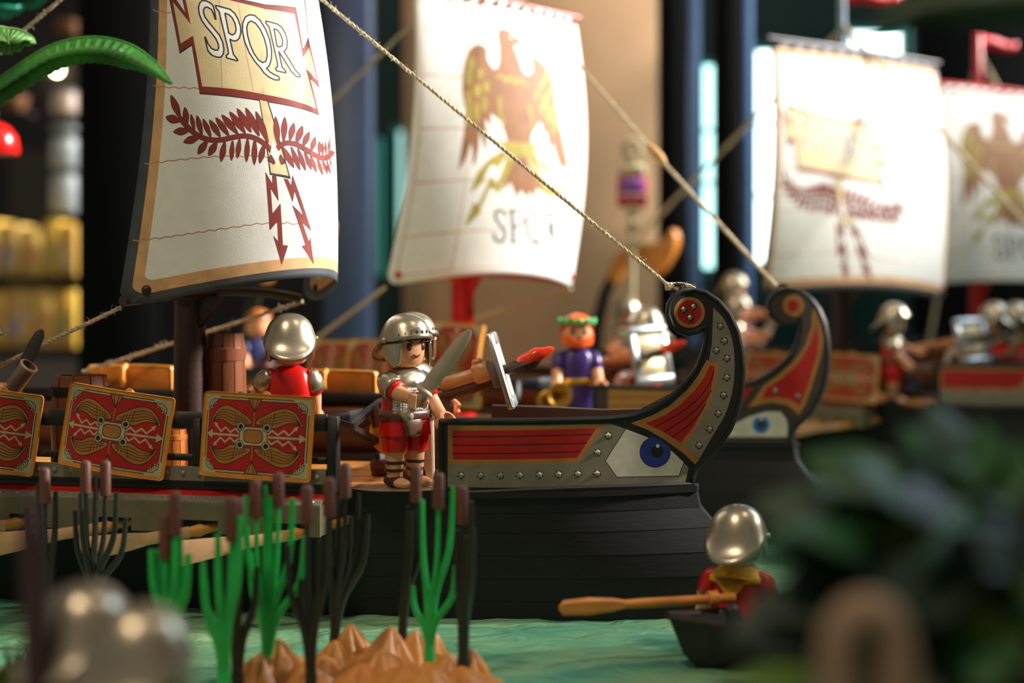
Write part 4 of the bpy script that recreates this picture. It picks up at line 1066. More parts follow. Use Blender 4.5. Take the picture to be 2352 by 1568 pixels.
    if scarf is not None:
        so = new('scarf', C(('scarf', scarf.name), lambda: shell(4.75, 5.5, -180, 180, 1.18, 4, 30).add([(-.9, -.75, 5.0), (-.9, .75, 5.0), (-1.02, 0, 4.1), (-.82, 0, 4.3)], [(0, 1, 2), (0, 2, 3), (2, 1, 3)]).mesh('scarf', scarf)), o); solid(so, .12, 0)
    # arms
    frames = []
    for s, (pt, sp) in zip((-1, 1), arms):
        def dirv(p, q): return Vector((math.sin(rad(p)) * math.cos(rad(q)), s * math.sin(rad(q)), -math.cos(rad(p)) * math.cos(rad(q))))
        S = Vector((0, s * 1.02, 4.78)); d1 = dirv(pt, sp); d2 = dirv(pt + 20, sp * .4)
        el = S + d1 * 1.0; wr = el + d2 * .75; hc = wr + d2 * .55
        slm = robe if robe is not None else shirt
        key = (s, pt, sp, slm.name, skin.name)
        arm = new('arm', C(('arm',) + key, lambda: G().tube([S + d1 * .4, el, el + d2 * .4, wr + d2 * .1], [.36, .36, .33, .30], 14).mesh('arm', skin)), o)
        sl = new('sleeve', C(('sleeve',) + key, lambda: G().tube([S - d1 * .32 - Vector((0, s * .12, -.02)), S - d1 * .12, S + d1 * .25, S + d1 * .78, S + d1 * .84], [.22, .43, .50, .45, .40], 16).mesh('sleeve', slm)), arm)
        if sleeve_armor and robe is None:
            def pad():
                g = G(); lat = Vector((0, s, 0)); u = (lat - d1 * lat.dot(d1)).normalized(); w = d1.cross(u); rows = []
                for i in range(7):
                    t = i / 6; rr = .53 * (math.sin(min(1, .25 + t * 1.1) * math.pi / 2)) ; c0 = S - d1 * .42 + d1 * (1.05 * t)
                    rows.append([tuple(c0 + u * (rr * math.cos(rad(a))) + w * (rr * math.sin(rad(a)))) for a in range(-105, 106, 15)])
                return g.loft(rows, 0, caps=False, closed=False).mesh('shoulder_guard', SILVER)
            pd = new('shoulder_guard', C(('pad',) + key, pad), arm); solid(pd, .08, 0)
        gax = d2.cross(Vector((0, 1, 0))).normalized()
        gax = (gax - d2 * gax.dot(d2)).normalized()
        y = gax.cross(d2)
        Mh = Matrix(((d2.x, y.x, gax.x, hc.x), (d2.y, y.y, gax.y, hc.y), (d2.z, y.z, gax.z, hc.z), (0, 0, 0, 1)))
        new('hand', C(('hand', skin.name), lambda: hand_mesh(skin)), arm, Mh)
        frames.append(M @ Mh)
    return o, frames

def sword(M, label, flipz=1, mats=None, length=3.9):
    o = thing('gladius', M, label, 'sword')
    bm = mats or STEEL
    def bl():
        g = G(); rows = []
        for z, w, t in ((.55, .30, .09), (1.2, .34, .1), (length * .72, .32, .09), (length * .92, .25, .08), (length, .1, .04)): rows.append([(w, 0, z), (w * .35, t, z), (-w * .35, t, z), (-w, 0, z), (-w * .35, -t, z), (w * .35, -t, z)])
        return g.loft(rows).mesh('blade', bm)
    new('blade', cached(('swb', length, bm.name), bl), o)
    new('guard', cached(('swg', bm.name), lambda: G().ball((0, 0, .5), (.44, .26, .17), 14, 8).mesh('guard', bm)), o)
    new('grip', cached(('swgr', bm.name), lambda: G().lathe([(.15, -.6)] + [(.15 + (.03 if i % 2 else 0), -.6 + 1.05 * i / 9) for i in range(10)], 12).mesh('grip', bm)), o)
    new('pommel', cached(('swp', bm.name), lambda: G().ball((0, 0, -.78), (.32, .24, .26), 14, 8).mesh('pommel', bm)), o)
    return o

# ------------------------------------------------------------------ barrels, ballista, oars
def barrel(M, label, r, h, m, band, group=None):
    o = thing('wooden_barrel', M, label, 'barrel', group)
    n = 10
    prof = [(r * .86, 0), (r * .95, h * .2), (r, h * .5), (r * .95, h * .8), (r * .86, h)]
    def stv():
        g = G(); da = 2 * math.pi / n; rings = []
        for rr, z in prof: rings.append([(q * math.cos(a), q * math.sin(a), z) for q, a in ((rr, -da / 2 + .03), (rr * 1.015, 0), (rr, da / 2 - .03), (rr * .86, da / 2 - .03), (rr * .86, -da / 2 + .03))])
        return g.loft(rings).mesh('stave', m)
    sm = cached(('stave', r, h, m.name), stv)
    for k in range(n): new('stave', sm, o, Matrix.Rotation(2 * math.pi * k / n, 4, 'Z'))
    new('lid', cached(('blid', r, h, m.name), lambda: G().lathe([(r * .84, h * .93), (r * .84, h * .97), (.1, h * .97)], 20).lathe([(r * .84, h * .03), (r * .84, h * .06)], 20).mesh('lid', m)), o)
    for z0 in (.16, .80):
        new('hoop', cached(('hoop', r, h, z0, band.name), lambda: G().lathe([(r * .93, h * z0 - .02), (r * .985, h * z0), (r * .985, h * (z0 + .09)), (r * .93, h * (z0 + .09) + .02)], 24, caps=False).mesh('hoop', band)), o)
    return o
BARM = mat('barrel_brown', (126, 74, 46), .32, bump=.25, bs=350, stretch=(1, 1, .2)); BARO = mat('barrel_orange_wood', (204, 120, 50), .4, bump=.2, bs=300, stretch=(1, 1, .2))

PLATEM = mat('ballista_steel', (172, 176, 174), .32, metal=.6); PLATEC = mat('ballista_inlay', (214, 198, 150), .4, metal=.2); BTAN = mat('tan_mechanism', (206, 142, 86), .34, bump=.08)
def ballista(M, label, tilt=20.0, bolt=FLAME, tail=True, plate_w=1.0, plate_yaw=0.0):
    """shoots along +X; beam pivots at z = 3.6"""
    o = thing('ballista', M, label, 'catapult', 'ballistas on the galleys')
    T = Matrix.Translation((0, 0, 3.9)) @ Matrix.Rotation(rad(-tilt), 4, 'Y')
    g = G(); g.box((-.9, 0, .22), (5.2, .8, .42), 0, .06); g.box((-.2, 0, .2), (.8, 2.4, .4), 0, .06); g.box((-3.2, 0, .5), (.7, .9, .5), 0, .08)
    new('base', cached('bal_base', lambda: g.mesh('base', BROWN)), o)
    new('pedestal', cached('bal_ped', lambda: G().sell([(.4, 0, 0, .5, .62), (1.0, 0, 0, .42, .55), (2.6, 0, 0, .40, .5), (3.3, 0, 0, .46, .6), (3.8, 0, 0, .3, .6)], 16, e=4).mesh('pedestal', BROWN)), o)
    new('pivot', cached('bal_piv', lambda: G().tube([(0, -.75, 3.3), (0, .75, 3.3)], .42, 16).mesh('pivot', BROWN)), o)
    bo = new('beam', cached('bal_beam', lambda: G().box((-.6, 0, 0), (6.2, .62, .62), 0, .08).box((-3.5, 0, -.02), (.5, 1.5, .5), 0, .1).tube([(-3.4, -.75, -.5), (-3.4, -.75, .5)], .3, 10).tube([(-3.9, 0, 0), (-4.4, 0, -.1)], .34, 12).mesh('beam', BROWN)), o, T)
    new('slider', cached('bal_sl', lambda: G().box((.9, 0, .52), (1.9, .9, .62), 0, .14).box((2.1, 0, .52), (.9, 1.15, .95), 0, .14).box((2.0, 0, 1.08), (.5, .4, .3), 0, .08).mesh('slider', BTAN)), bo)
    def rp():
        g = G()
        for s in range(3):
            g.tube([(-2.2 + 2.2 * i / 40, .22 * math.cos(i * .7 + s * 2.09), .55 + .16 * math.sin(i * .7 + s * 2.09)) for i in range(41)], .15, 6)
        return g.mesh('twisted_cord', BTAN)
    new('twisted_cord', cached('bal_cord', rp), bo)
    PM = Matrix.Translation((3.05, 0, .35)) @ Matrix.Rotation(rad(plate_yaw), 4, 'Z')
    new('yoke', cached('bal_yoke', lambda: G().box((-.3, 0, 0), (.55, 1.5, 1.5), 0, .1).mesh('yoke', mat('grey_yoke', (104, 96, 84), .4))), bo, PM)
    pm = new('shield_plate', cached(('bal_pl', plate_w), lambda: G().box((0, -1.02 * plate_w, 0), (.32, .5 * plate_w, 3.7), 0, .09).box((0, 1.02 * plate_w, 0), (.32, .5 * plate_w, 3.7), 0, .09).box((0, 0, 1.58), (.36, 2.5 * plate_w, .62), 0, .09).box((0, 0, -1.58), (.36, 2.5 * plate_w, .62), 0, .09).mesh('shield_plate', PLATEM)), bo, PM)
    for z in (.72, -.72): new('inlay', cached(('bal_in', z, plate_w), lambda: G().box((.0, 0, z), (.2, 1.6 * plate_w, 1.1), 0, .05).mesh('inlay', PLATEC)), pm)
    new('slot_frame', cached(('bal_slot', plate_w), lambda: G().box((.05, 0, 0), (.22, 1.6 * plate_w, .42), 0, .05).mesh('slot_frame', DBROWN)), pm)
    bt = new('bolt', cached(('bal_bolt', bolt.name), lambda: G().tube([(2.4, 0, .35), (3.3, 0, .36), (3.8, .02, .38), (4.2, 0, .40)], [.2, .22, .26, .2], 8).mesh('bolt', CHAR)), bo)
    new('flame', cached(('bal_fl', bolt.name), lambda: G().tube([(3.7, 0, .4), (4.1, .05, .5), (4.5, .0, .5), (4.9, -.04, .58), (5.25, .02, .56), (5.6, .0, .62), (5.78, 0, .62)], [.12, .30, .34, .36, .26, .17, .05], 9).mesh('flame', bolt)), bt)
    if tail:
        new('charred_sheath', cached(('bal_ch',), lambda: G().tube([(3.2, 0, .28), (3.7, .02, .26), (4.2, 0, .28), (4.7, .0, .30), (5.1, 0, .36)], [.2, .28, .31, .28, .06], 8).mesh('charred_sheath', CHAR)), bt)
        new('drum', cached('bal_drum', lambda: G().tube([(-2.9, -.15, -1.0), (-2.9, .15, -1.0)], [1.15, 1.15], 26).mesh('drum', mat('yellow_drum', (232, 164, 30), .3))), bo)
    return o

def oar(sh, px_hole, label, group):
    a, _ = sh.on_y(px_hole, -7.9)
    p0 = Vector((a + 1.6, -5.9, 4.5)); p1 = Vector((a - .1, -7.9, 4.12)); d = Vector((-.80, -.60, -.10)).normalized(); p2 = p1 + d * 2.0; p3 = p2 + d * 3.4
    o = thing('oar', sh.M, label, 'oar', group)
    new('shaft', G().tube([p0, p1 - d * .1, p1 + d * .1, p1 + d * .7], [.2, .22, .3, .22], 10).mesh('shaft', OARTAN), o)
    up = Vector((0, 0, 1)); sd = d.cross(up).normalized(); rows = []
    for t, h, w in ((0, .24, .22), (.25, .24, .2), (.38, .26, .16), (.55, .38, .12), (1.0, .56, .1)):
        c = p1 + d * .6 + (p3 - p1 - d * .6) * t; rows.append([tuple(c + up * (h * y_) + sd * (w * x_)) for x_, y_ in ((-1, -.5), (-.7, -1), (.7, -1), (1, -.5), (1, .5), (.7, 1), (-.7, 1), (-1, .5))])
    new('blade', G().loft(rows).mesh('blade', PALEOAR), o)
    return o
# ------------------------------------------------------------------ the four galleys
def frame(p, z, xh):
    z = Vector(z).normalized(); x = Vector(xh); x = (x - z * x.dot(z)).normalized(); y = z.cross(x)
    return Matrix(((x.x, y.x, z.x, p[0]), (x.y, y.y, z.y, p[1]), (x.z, y.z, z.z, p[2]), (0, 0, 0, 1)))
REDM = mat('red_mast_plastic', (204, 18, 16), .3)
r1, i1 = galley(SHIP1, 'red', 'black galley with white banner sail, red bow stripes and dark blue eye', (-16.2, 78.8), S1, PR_BAN, BANM, DBROWN, 35.2)
r2, i2 = galley(SHIP2, 'flame', 'dark galley with eagle sail, red mast and sky blue eye on prow', (-3.4, 107.8), S2, PR_EAG, EAGM, REDM, 39.6, detail=False, mcap=REDM)
r3, i3 = galley(SHIP3, 'red', 'far galley with second banner sail and grey flag pole', (27.9, 132.6), S3, PR_BAN, BANM, DBROWN, 35.0, detail=False)
r4, i4 = galley(SHIP4, 'red', 'farthest galley with second eagle sail and red flag pole', (46.5, 156.5), S4, PR_EAG, EAGM, REDM, 40.5, detail=False, mcap=SAILDK)
def rope(root, sh, a, b, r, seed=1, fz=60, label=None, sag=0.0):
    a, b = sh.l(a), sh.l(b); g = ship_rope([a, b], r, sag)
    if fz: fuzz(g, a, b, fz, .35, seed)
    return new('rope', g.mesh('rope', ROPE), root)
hk = AZ1([(1546, 676)])[0]
def hook_w(sh): return sh.w(hk[0] - .25, 0, hk[1] + .35)
top1 = Vector((-16.2, 78.8, 34.9))
rope(r1, SHIP1, top1, hook_w(SHIP1), .088, 1, 260)
rope(r1, SHIP1, top1, P(-260, 335, 86), .1, 2, 60)
rope(r1, SHIP1, SHIP1.w(*i1['bl']) + Vector((.1, .3, .2)), P(-110, 892, 80), .1, 3, 200)
rope(r1, SHIP1, SHIP1.w(*i1['br']) + Vector((0, 0, .3)), P(190, 854, 87.5), .105, 4, 120)
h = SHIP1.l(hook_w(SHIP1)); g = G()
for k in range(3): g.tube([h + Vector((.1 * math.cos(t * .9 + k) - .05 * k, .16 * math.sin(t * .9 + k), .12 * math.cos(t * .7 + k * 2) + .02)) for t in range(9)], .085, 7)
g.tube([h + Vector((-.05, 0, .05)), h + Vector((.3, -.05, -.1)), h + Vector((.42, -.05, -.3))], .09, 7)
g.tube([h + Vector((0, 0, .1)), h + Vector((.45, .1, .12)), h + Vector((.9, .1, .02)), h + Vector((1.15, .05, -.08))], [.1, .11, .12, .08], 7)
fuzz(g, h, h + Vector((1.1, 0, 0)), 60, .3, 9)
new('knot', g.mesh('knot', ROPE), r1)
kp = P(1505, 352, 99.5)
rope(r2, SHIP2, P(1056, -165, 107.8), kp, .10, 5, 0); rope(r2, SHIP2, kp, hook_w(SHIP2), .12, 6, 0)
kl = SHIP2.l(kp); dl = (SHIP2.l(hook_w(SHIP2)) - kl).normalized(); g = G(); g.tube([kl - dl * .9, kl - dl * .3, kl + dl * .4, kl + dl * 1.0], [.16, .34, .36, .2], 9)
new('knot', g.mesh('knot', mat('tan_toggle', (206, 160, 96), .5)), r2)
rope(r2, SHIP2, P(1056, -53, 107.8), P(560, 430, 125), .12, 7, 0)
rope(r2, SHIP2, SHIP2.w(*i2['bl']), P(640, 841, 114), .14, 8, 0)
rope(r2, SHIP2, SHIP2.w(*i2['br']), P(960, 772, 120), .14, 9, 0)
rope(r3, SHIP3, Vector((27.9, 132.6, 36.8)), P(1420, 592, 148), .18, 10, 0)
rope(r3, SHIP3, Vector((27.9, 132.6, 37.2)), hook_w(SHIP3), .2, 11, 0)
rope(r4, SHIP4, Vector((46.5, 156.5, 38.5)), SHIP4.w(0, -4, 9), .2, 12, 0)
rope(r4, SHIP4, Vector((46.5, 156.5, 38.5)), SHIP4.w(-20, -7, 9), .2, 13, 0)
# pennants on the far masts
def pennant(root, sh, p, L_, pole_m, zt):
    a = sh.l(p)
    po = new('flag_pole', G().tube([(a.x, a.y, a.z), (a.x, a.y, zt)], [.42, .3], 10).ball((a.x, a.y, zt), .5, 10, 7).mesh('flag_pole', pole_m), root)
    e = sh.l((p[0] + 1, p[1] + .2, p[2])) - a; g = G(); rows = []
    for i in range(13):
        t = i / 12; c = Vector((a.x, a.y, zt - 1.0)) + e * (L_ * t) + Vector((0, 0, .25 * math.sin(t * 6))); hh = 1.0 * (1 - .55 * t)
        rows.append([tuple(c + Vector((0, 0, hh))), tuple(c - Vector((0, 0, hh * .8)))])
    g.loft(rows, 0, caps=False, closed=False)
    solid(new('pennant', g.mesh('pennant', mat('red_pennant', (206, 16, 18), .5)), po), .1, 0)
pennant(r3, SHIP3, (27.9, 132.6, 34.0), 5.5, mat('pale_grey_pole', (150, 170, 190), .4), 40.4)
pennant(r4, SHIP4, (46.5, 156.5, 34.5), 4.2, REDM, 40.2)

# shields on the rails
def sh_on(sh, px, py, label, b=-7.95, roll=0.0, group=None, lean=4.0, dz=0.0):
    a, z = sh.on_y(px, b, py)
    M = sh.M @ Matrix.Translation((a, b, z)) @ Matrix.Rotation(rad(roll), 4, 'Y') @ Matrix.Rotation(rad(-lean), 4, 'X')
    return shield(M, label, group)
sh_on(SHIP1, 581, 1002, 'red winged shield hanging beside the black corner post of the nearest galley', roll=2.2)
sh_on(SHIP1, 256, 990, 'tilted red winged shield between two others on the nearest galley rail', roll=7.5)
sh_on(SHIP1, -42, 985, 'red winged shield cut off by the picture edge below the raised blade', roll=6.5)
for i, px in enumerate((1040, 935, 846, 757)):
    sh_on(SHIP2, px, 838 if i == 0 else 872, ['upright red winged shield on the eagle galley rail beneath its red mast', 'upright red shield on the eagle galley rail behind the sword-holding soldier', 'upright red shield on eagle galley rail, second astern of the sword-holding soldier', 'upright red shield on eagle galley rail beside the back-turned soldier'][i], roll=90 + (3 if i == 0 else 0), lean=6)
sh_on(SHIP3, 1940, 866, 'red winged shield hanging nearest the bow on the far galley rail', roll=2)
sh_on(SHIP3, 1765, 862, 'red winged shield on the far galley rail behind the curled sky blue eye prow', roll=2)
for px, l in ((312, 'ochre back of a shield hanging on the far rail beyond the banded barrel'), (770, 'ochre back of a shield hanging on the far rail beyond the back-turned soldier')):
    a, z = SHIP1.on_y(px, 7.95); zz = 8.6 if px > 500 else 8.75
    shield(SHIP1.M @ Matrix.Translation((a, 7.95, zz)) @ Matrix.Rotation(math.pi, 4, 'Z') @ Matrix.Rotation(rad(-4), 4, 'X'), l)

# oars
for px, l in ((690, 'pale oar in the oar hole closest to the bow of the nearest galley'), (470, 'pale oar in the second oar hole behind the bright green reeds'), (255, 'pale oar in the third oar hole behind the grey reeds'), (48, 'pale oar in the fourth oar hole below the cut-off shield')): oar(SHIP1, px, l, 'oars of the nearest galley')
for k, px in enumerate((1950, 1880)): oar(SHIP3, px, ['oar of the far galley closest to its bow', 'oar of the far galley second from its bow'][k], 'oars of the far galley')

# barrels and deck things of the nearest galley
DZ = 5.84
def at(px, D, z=DZ, yaw=0.0): return TR((px - CX) / F * D, D, z, rad(yaw))
barrel(at(519, 79.5), 'tall brown barrel standing behind the dark mast', 1.03, 6.8, BARM, BARM)
barrel(at(186, 75.5), 'squat brown barrel with black hoop behind the tilted shield', 1.42, 4.9, BARM, BLACK)
barrel(at(402, 74.5), 'orange wooden keg showing between two shields', .62, 2.4, BARO, BARO)

# main soldier, his comrades, ballista
o, fr = figure('toy_soldier', at(930, 71.6, DZ + .06, -49), 'helmeted soldier in mail and red tunic raising a sword on the nearest deck', arms=((60, -4), (22, 14)), group='soldiers')
hp = fr[0].translation
sword(frame(hp, (.60, -.06, .80), (.8, 0, -.6)), 'grey short sword raised in the hand of the mail-clad soldier')
sc = thing('scabbard', frame(P(984, 952, 72.9), (.02, .1, -1), (1, 0, 0)), 'narrow grey scabbard hanging at the hip of the sword-raising soldier', 'scabbard')
new('sheath', G().lathe([(.15, -.3), (.26, 0), (.24, 2.6), (.16, 3.0), (.04, 3.1)], 14, sy=.6).mesh('sheath', STEEL), sc); new('mouth_band', G().lathe([(.28, -.1), (.28, .25)], 14, sy=.65).mesh('mouth_band', SILVER), sc)
st = thing('figure_stand', at(915, 71.4, DZ - .005), 'clear plastic disc under the sandals of the sword-raising soldier', 'stand')
new('disc', G().lathe([(2.1, 0), (2.15, .03), (2.05, .06)], 36, sy=.62).mesh('disc', CLEAR), st)
figure('toy_soldier', at(946, 78.4, DZ, -35), 'helmeted soldier standing close behind the sword-raising soldier', arms=((15, 8), (30, 10)), group='soldiers')
o, fr = figure('toy_soldier', at(666, 75.6, DZ, 97), 'back-turned soldier in red tunic and plain silver helmet behind the shield', arms=((12, 8), (42, 26)), mail=False, group='soldiers')
sword(frame(fr[1].translation, (.95, .1, -.25), (0, 0, 1)), 'dark dagger gripped by the back-turned soldier', mats=mat('dark_blade', (70, 66, 62), .35, metal=.5), length=2.2)
ballista(at(1020, 75.9, DZ, -4), 'brown ballista with thin steel plate and burning bolt beside the sword-raising soldier', 17)
o, fr = figure('toy_soldier', at(-58, 76.2, DZ, 0), 'soldier mostly outside the picture holding up a dark blade', arms=((64, 6), (20, 8)), group='soldiers', low=True)
hp = fr[0].translation
sword(frame(hp, (.42, .1, .9), (.9, 0, -.42)), 'long dark blade held up at the picture edge', mats=mat('dark_blade', (70, 66, 62), .35, metal=.5), length=3.2)
cu = thing('tin_cup', frame(P(28, 892, 75), (.62, -.25, .75), (1, 0, 0)), 'small grey tin tube tilted beside the dark raised blade', 'cup')
new('wall', G().lathe([(.40, 0), (.42, .1), (.43, 1.5), (.34, 1.5), (.33, .3)], 20, caps=True).mesh('wall', mat('tin_grey', (150, 136, 122), .35, metal=.5)), cu)
new('rim', G().lathe([(.45, 1.42), (.47, 1.5), (.36, 1.54), (.35, 1.45)], 20, caps=False).mesh('rim', mat('tin_rim', (206, 176, 140), .4, metal=.3)), cu)

# crew of the eagle galley
PURP = mat('purple_robe_plastic', (62, 38, 104), .3); ORH = mat('orange_hair_plastic', (238, 92, 26), .32)
o, fr = figure('toy_man', at(1325, 97.3, DZ, -84), 'orange-bearded man in purple robe with green laurel wreath', robe=PURP, helmet=False, mail=False, hair=ORH, beard=ORH, laurel=True, arms=((20, 14), (24, 10)))
hp = fr[0].translation
ho = thing('golden_horn', frame(hp + Vector((.05, -.55, -.35)), (.15, -.95, .1), (1, 0, 0)), 'golden coiled horn held by the purple-robed man', 'horn')
new('bell', G().lathe([(.2, -.9), (.24, -.3), (.46, .1), (.76, .35), (.80, .42), (.66, .42), (.34, .1), (.2, -.2)], 24, caps=False).mesh('bell', GOLD), ho)
new('coil', G().tube([(.5 * math.cos(t * .35) - .5, -.3 + .5 * math.sin(t * .35) , -.8 - .02 * t) for t in range(15)], .2, 10).mesh('coil', GOLD), ho)
CAPE = mat('violet_cape_plastic', (96, 50, 140), .4)
cp = thing('cape', at(1325, 97.3, DZ, -84), 'violet cape behind the purple-robed man', 'cape')
g = G(); rows = []
for i in range(10):
    z = .3 + 4.9 * i / 9; w = 1.75 - .75 * (i / 9); rows.append([(-.95 - .25 * math.cos(y_ * 2.4) + .35 * abs(y_) + (1 - i / 9) * -.35, y_ * w, z) for y_ in np.linspace(-1, 1, 13)])
g.loft(rows, 0, caps=False, closed=False); solid(new('cloth', g.mesh('cloth', CAPE), cp), .1)
figure('toy_soldier', at(1487, 103.5, DZ, 175), 'helmeted soldier reaching out behind the eagle galley ballista', arms=((20, 8), (86, 10)), group='soldiers', low=True)
ballista(at(1408, 100.4, DZ, -40), 'ballista with broad bright steel plate and red bolt on the eagle galley', 12, FLAME, False, 1.25, -14)
figure('toy_sailor', at(592, 118, DZ, -60), 'dim figure in dark blue tunic at the eagle galley stern', shirt=mat('dark_blue_tunic', (34, 38, 84), .4), shorts=BROWN, helmet=False, mail=False, hair=mat('ginger_hair', (176, 98, 40), .4), arms=((20, 10), (60, 10)), sleeve_armor=False, low=True)

# crew of the far galley
figure('toy_soldier', at(2050, 124, DZ, -18), 'helmeted soldier pointing forward on the far galley deck', arms=((26, 6), (58, 10)), group='soldiers', low=True)
ballista(at(2158, 127.5, DZ, -46), 'ballista with square steel plate and dark bolt on the far galley', 10, mat('dark_bolt_plastic', (74, 40, 24), .4), False, 1.45, -12)
figure('toy_soldier', at(2288, 133, DZ, 150), 'helmeted soldier next to the square ballista plate on the far galley', arms=((20, 8), (70, 10)), group='soldiers', low=True)
figure('toy_soldier', at(2337, 134, DZ, 150), 'helmeted soldier at the picture edge beyond the square ballista plate', arms=((20, 8), (20, 10)), group='soldiers', low=True)
for px, D, hgt, l, cl in ((1690, 138, .72, 'helmeted soldier crouched behind the first curled prow with arms forward', 'low brown crate carrying the soldier behind the first curled prow'), (1684, 143, 2.6, 'soldier with glaring helmet standing highest on the far galley', 'tall brown crate carrying the highest soldier of the far galley')):
    c = thing('wooden_crate', at(px, D, DZ, 20), cl, 'crate')
    for i in range(4): new('board', cached(('crb', i, hgt), lambda: G().box((-1.05 + .7 * i, 0, hgt / 2), (.64, 2.9, hgt), 0, .06).mesh('board', BROWN)), c)
    o, fr = figure('toy_soldier', at(px, D, DZ + hgt, -30), l, arms=((50, 8), (60, 14)), group='soldiers', low=True)
    if hgt < 1: sword(frame(fr[1].translation, (.5, 0, .86), (.86, 0, -.5)), 'blurred short sword raised behind the first curled prow')
rg = thing('metal_ring', frame(P(2192, 838, 124), (.3, -1, 0), (1, 0, 0)), 'pale metal ring standing by the square ballista plate', 'ring')
new('hoop', G().lathe([(.62, -.2), (1.0, -.2), (1.05, 0), (1.0, .2), (.62, .2), (.56, 0), (.62, -.2)], 24, caps=False, sx=.85, sy=1.3).mesh('hoop', STEEL), rg)
figure('toy_soldier', at(1440, 140, DZ + .3, -90), 'helmeted soldier beneath the golden stern finial of the far galley', arms=((30, 8), (140, 14)), group='soldiers', low=True)
fl = thing('legion_standard', at(1452, 141, DZ, 0), 'golden legion standard with red and violet banner before the tan wall', 'standard')
SGOLD = mat('pale_gold_plastic', (214, 200, 160), .35, metal=.3)
zr = lambda py: zD(py, 141) - DZ
new('pole', G().tube([(0, 0, 0), (0, 0, zr(380))], .25, 10).mesh('pole', SGOLD), fl)
new('ring', G().tube([(.72 * math.cos(t * math.pi / 12), 0, zr(346) + .95 * math.sin(t * math.pi / 12)) for t in range(25)], .28, 8, caps=False).mesh('ring', SGOLD), fl)
new('cap', G().box((0, 0, zr(390)), (2.4, .7, 1.1), 0, .2).box((0, 0, zr(374)), (.9, .5, .8), 0, .15).mesh('cap', SGOLD), fl)
ba = new('banner', G().box((0, -.1, zr(440)), (2.7, .3, 2.8), 0, .1).mesh('banner', mat('banner_red', (214, 66, 72), .5)), fl)
new('violet_field', G().box((0, -.3, zr(428)), (2.1, .14, 1.5), 0, .05).mesh('violet_field', mat('banner_violet', (140, 84, 170), .5)), ba); new('pink_stripe', G().box((0, -.32, zr(448)), (2.1, .12, .4), 0, .05).mesh('pink_stripe', mat('banner_pink', (236, 166, 190), .5)), ba)
for py in (485, 525, 562): new('disc', G().tube([(0, -.4, zr(py)), (0, 0, zr(py))], .62, 18).mesh('disc', SGOLD), fl)
# ------------------------------------------------------------------ foreground: row boat, reeds, rocks, plants, soldiers
YEL = mat('yellow_scarf_felt', (236, 170, 26), .7, bump=.3, bs=600)
bx = thing('row_boat', TR(12.3, 63.4, 0, rad(14)), 'small dark row boat carrying the yellow-scarfed soldier', 'boat')
rows = []; inn = []
for i in range(15):
    t = -1 + 2 * i / 14; w = 2.1 * (1 - abs(t) ** 2.2) + .12; x = 6.3 * t; zt = 1.6 + .4 * t * t
    u_, v_ = x * .9, x * .82; i_ = max(.05, w - .2); rows.append([(x, -w, zt), (u_, -w * .8, .5), (v_, -w * .4, -.1), (v_, w * .4, -.1), (u_, w * .8, .5), (x, w, zt), (x * .98, i_, zt), (u_, i_ * .75, .6), (v_, 0, .35), (u_, -i_ * .75, .6), (x * .98, -i_, zt)])
new('hull', G().loft(rows).mesh('hull', mat('row_boat_brown', (40, 34, 30), .4, bump=.1)), bx)
new('gunwale', G().tube([(r[0][0], r[0][1], r[0][2]) for r in rows], .16, 8).tube([(r[5][0], r[5][1], r[5][2]) for r in rows], .16, 8).mesh('gunwale', DBROWN), bx)
new('rowlock', G().tube([(-4.3, -1.5, 1.8), (-4.3, -1.55, 2.5)], .22, 8).ball((-4.3, -1.6, 2.4), .3, 8, 6).mesh('rowlock', BLACK), bx)
new('bench', G().box((-2.6, 0, .95), (1.4, 3.2, .25), 0, .05).mesh('bench', DBROWN), bx)
o, fr = figure('toy_rower', at(1694, 65.2, -1.95, 66), 'silver-helmeted rower in red shirt with yellow neck scarf', mail=False, legs=False, scarf=YEL, arms=((40, 10), (24, 30)), belt=False, sleeve_armor=False)
oa = thing('rowing_oar', TR(0, 0, 0), 'orange wooden oar held over the water by the rower', 'oar')
a, b = P(1655, 1374, 63.8), P(1285, 1396, 62.2); d = (a - b).normalized(); up = Vector((0, 0, 1)); sd = d.cross(up)
ORW = mat('orange_oar_plastic', (222, 142, 62), .35, bump=.05)
new('shaft', G().tube([b + d * 2.6, b + d * 3.4, a, a + d * .6], [.17, .2, .2, .22], 10).mesh('shaft', ORW), oa)
rows = []
for t, hh, w in ((0, .12, .1), (.15, .30, .12), (1.2, .36, .12), (2.2, .28, .13), (2.7, .18, .16)): rows.append([tuple(b + d * t + up * (hh * q) + sd * (w * p)) for p, q in ((-1, -.6), (0, -1), (1, -.6), (1, .6), (0, 1), (-1, .6))])
new('blade', G().loft(rows).mesh('blade', ORW), oa)
new('collar', G().tube([a - d * .55, a - d * .15], .34, 10).mesh('collar', ORW), oa)

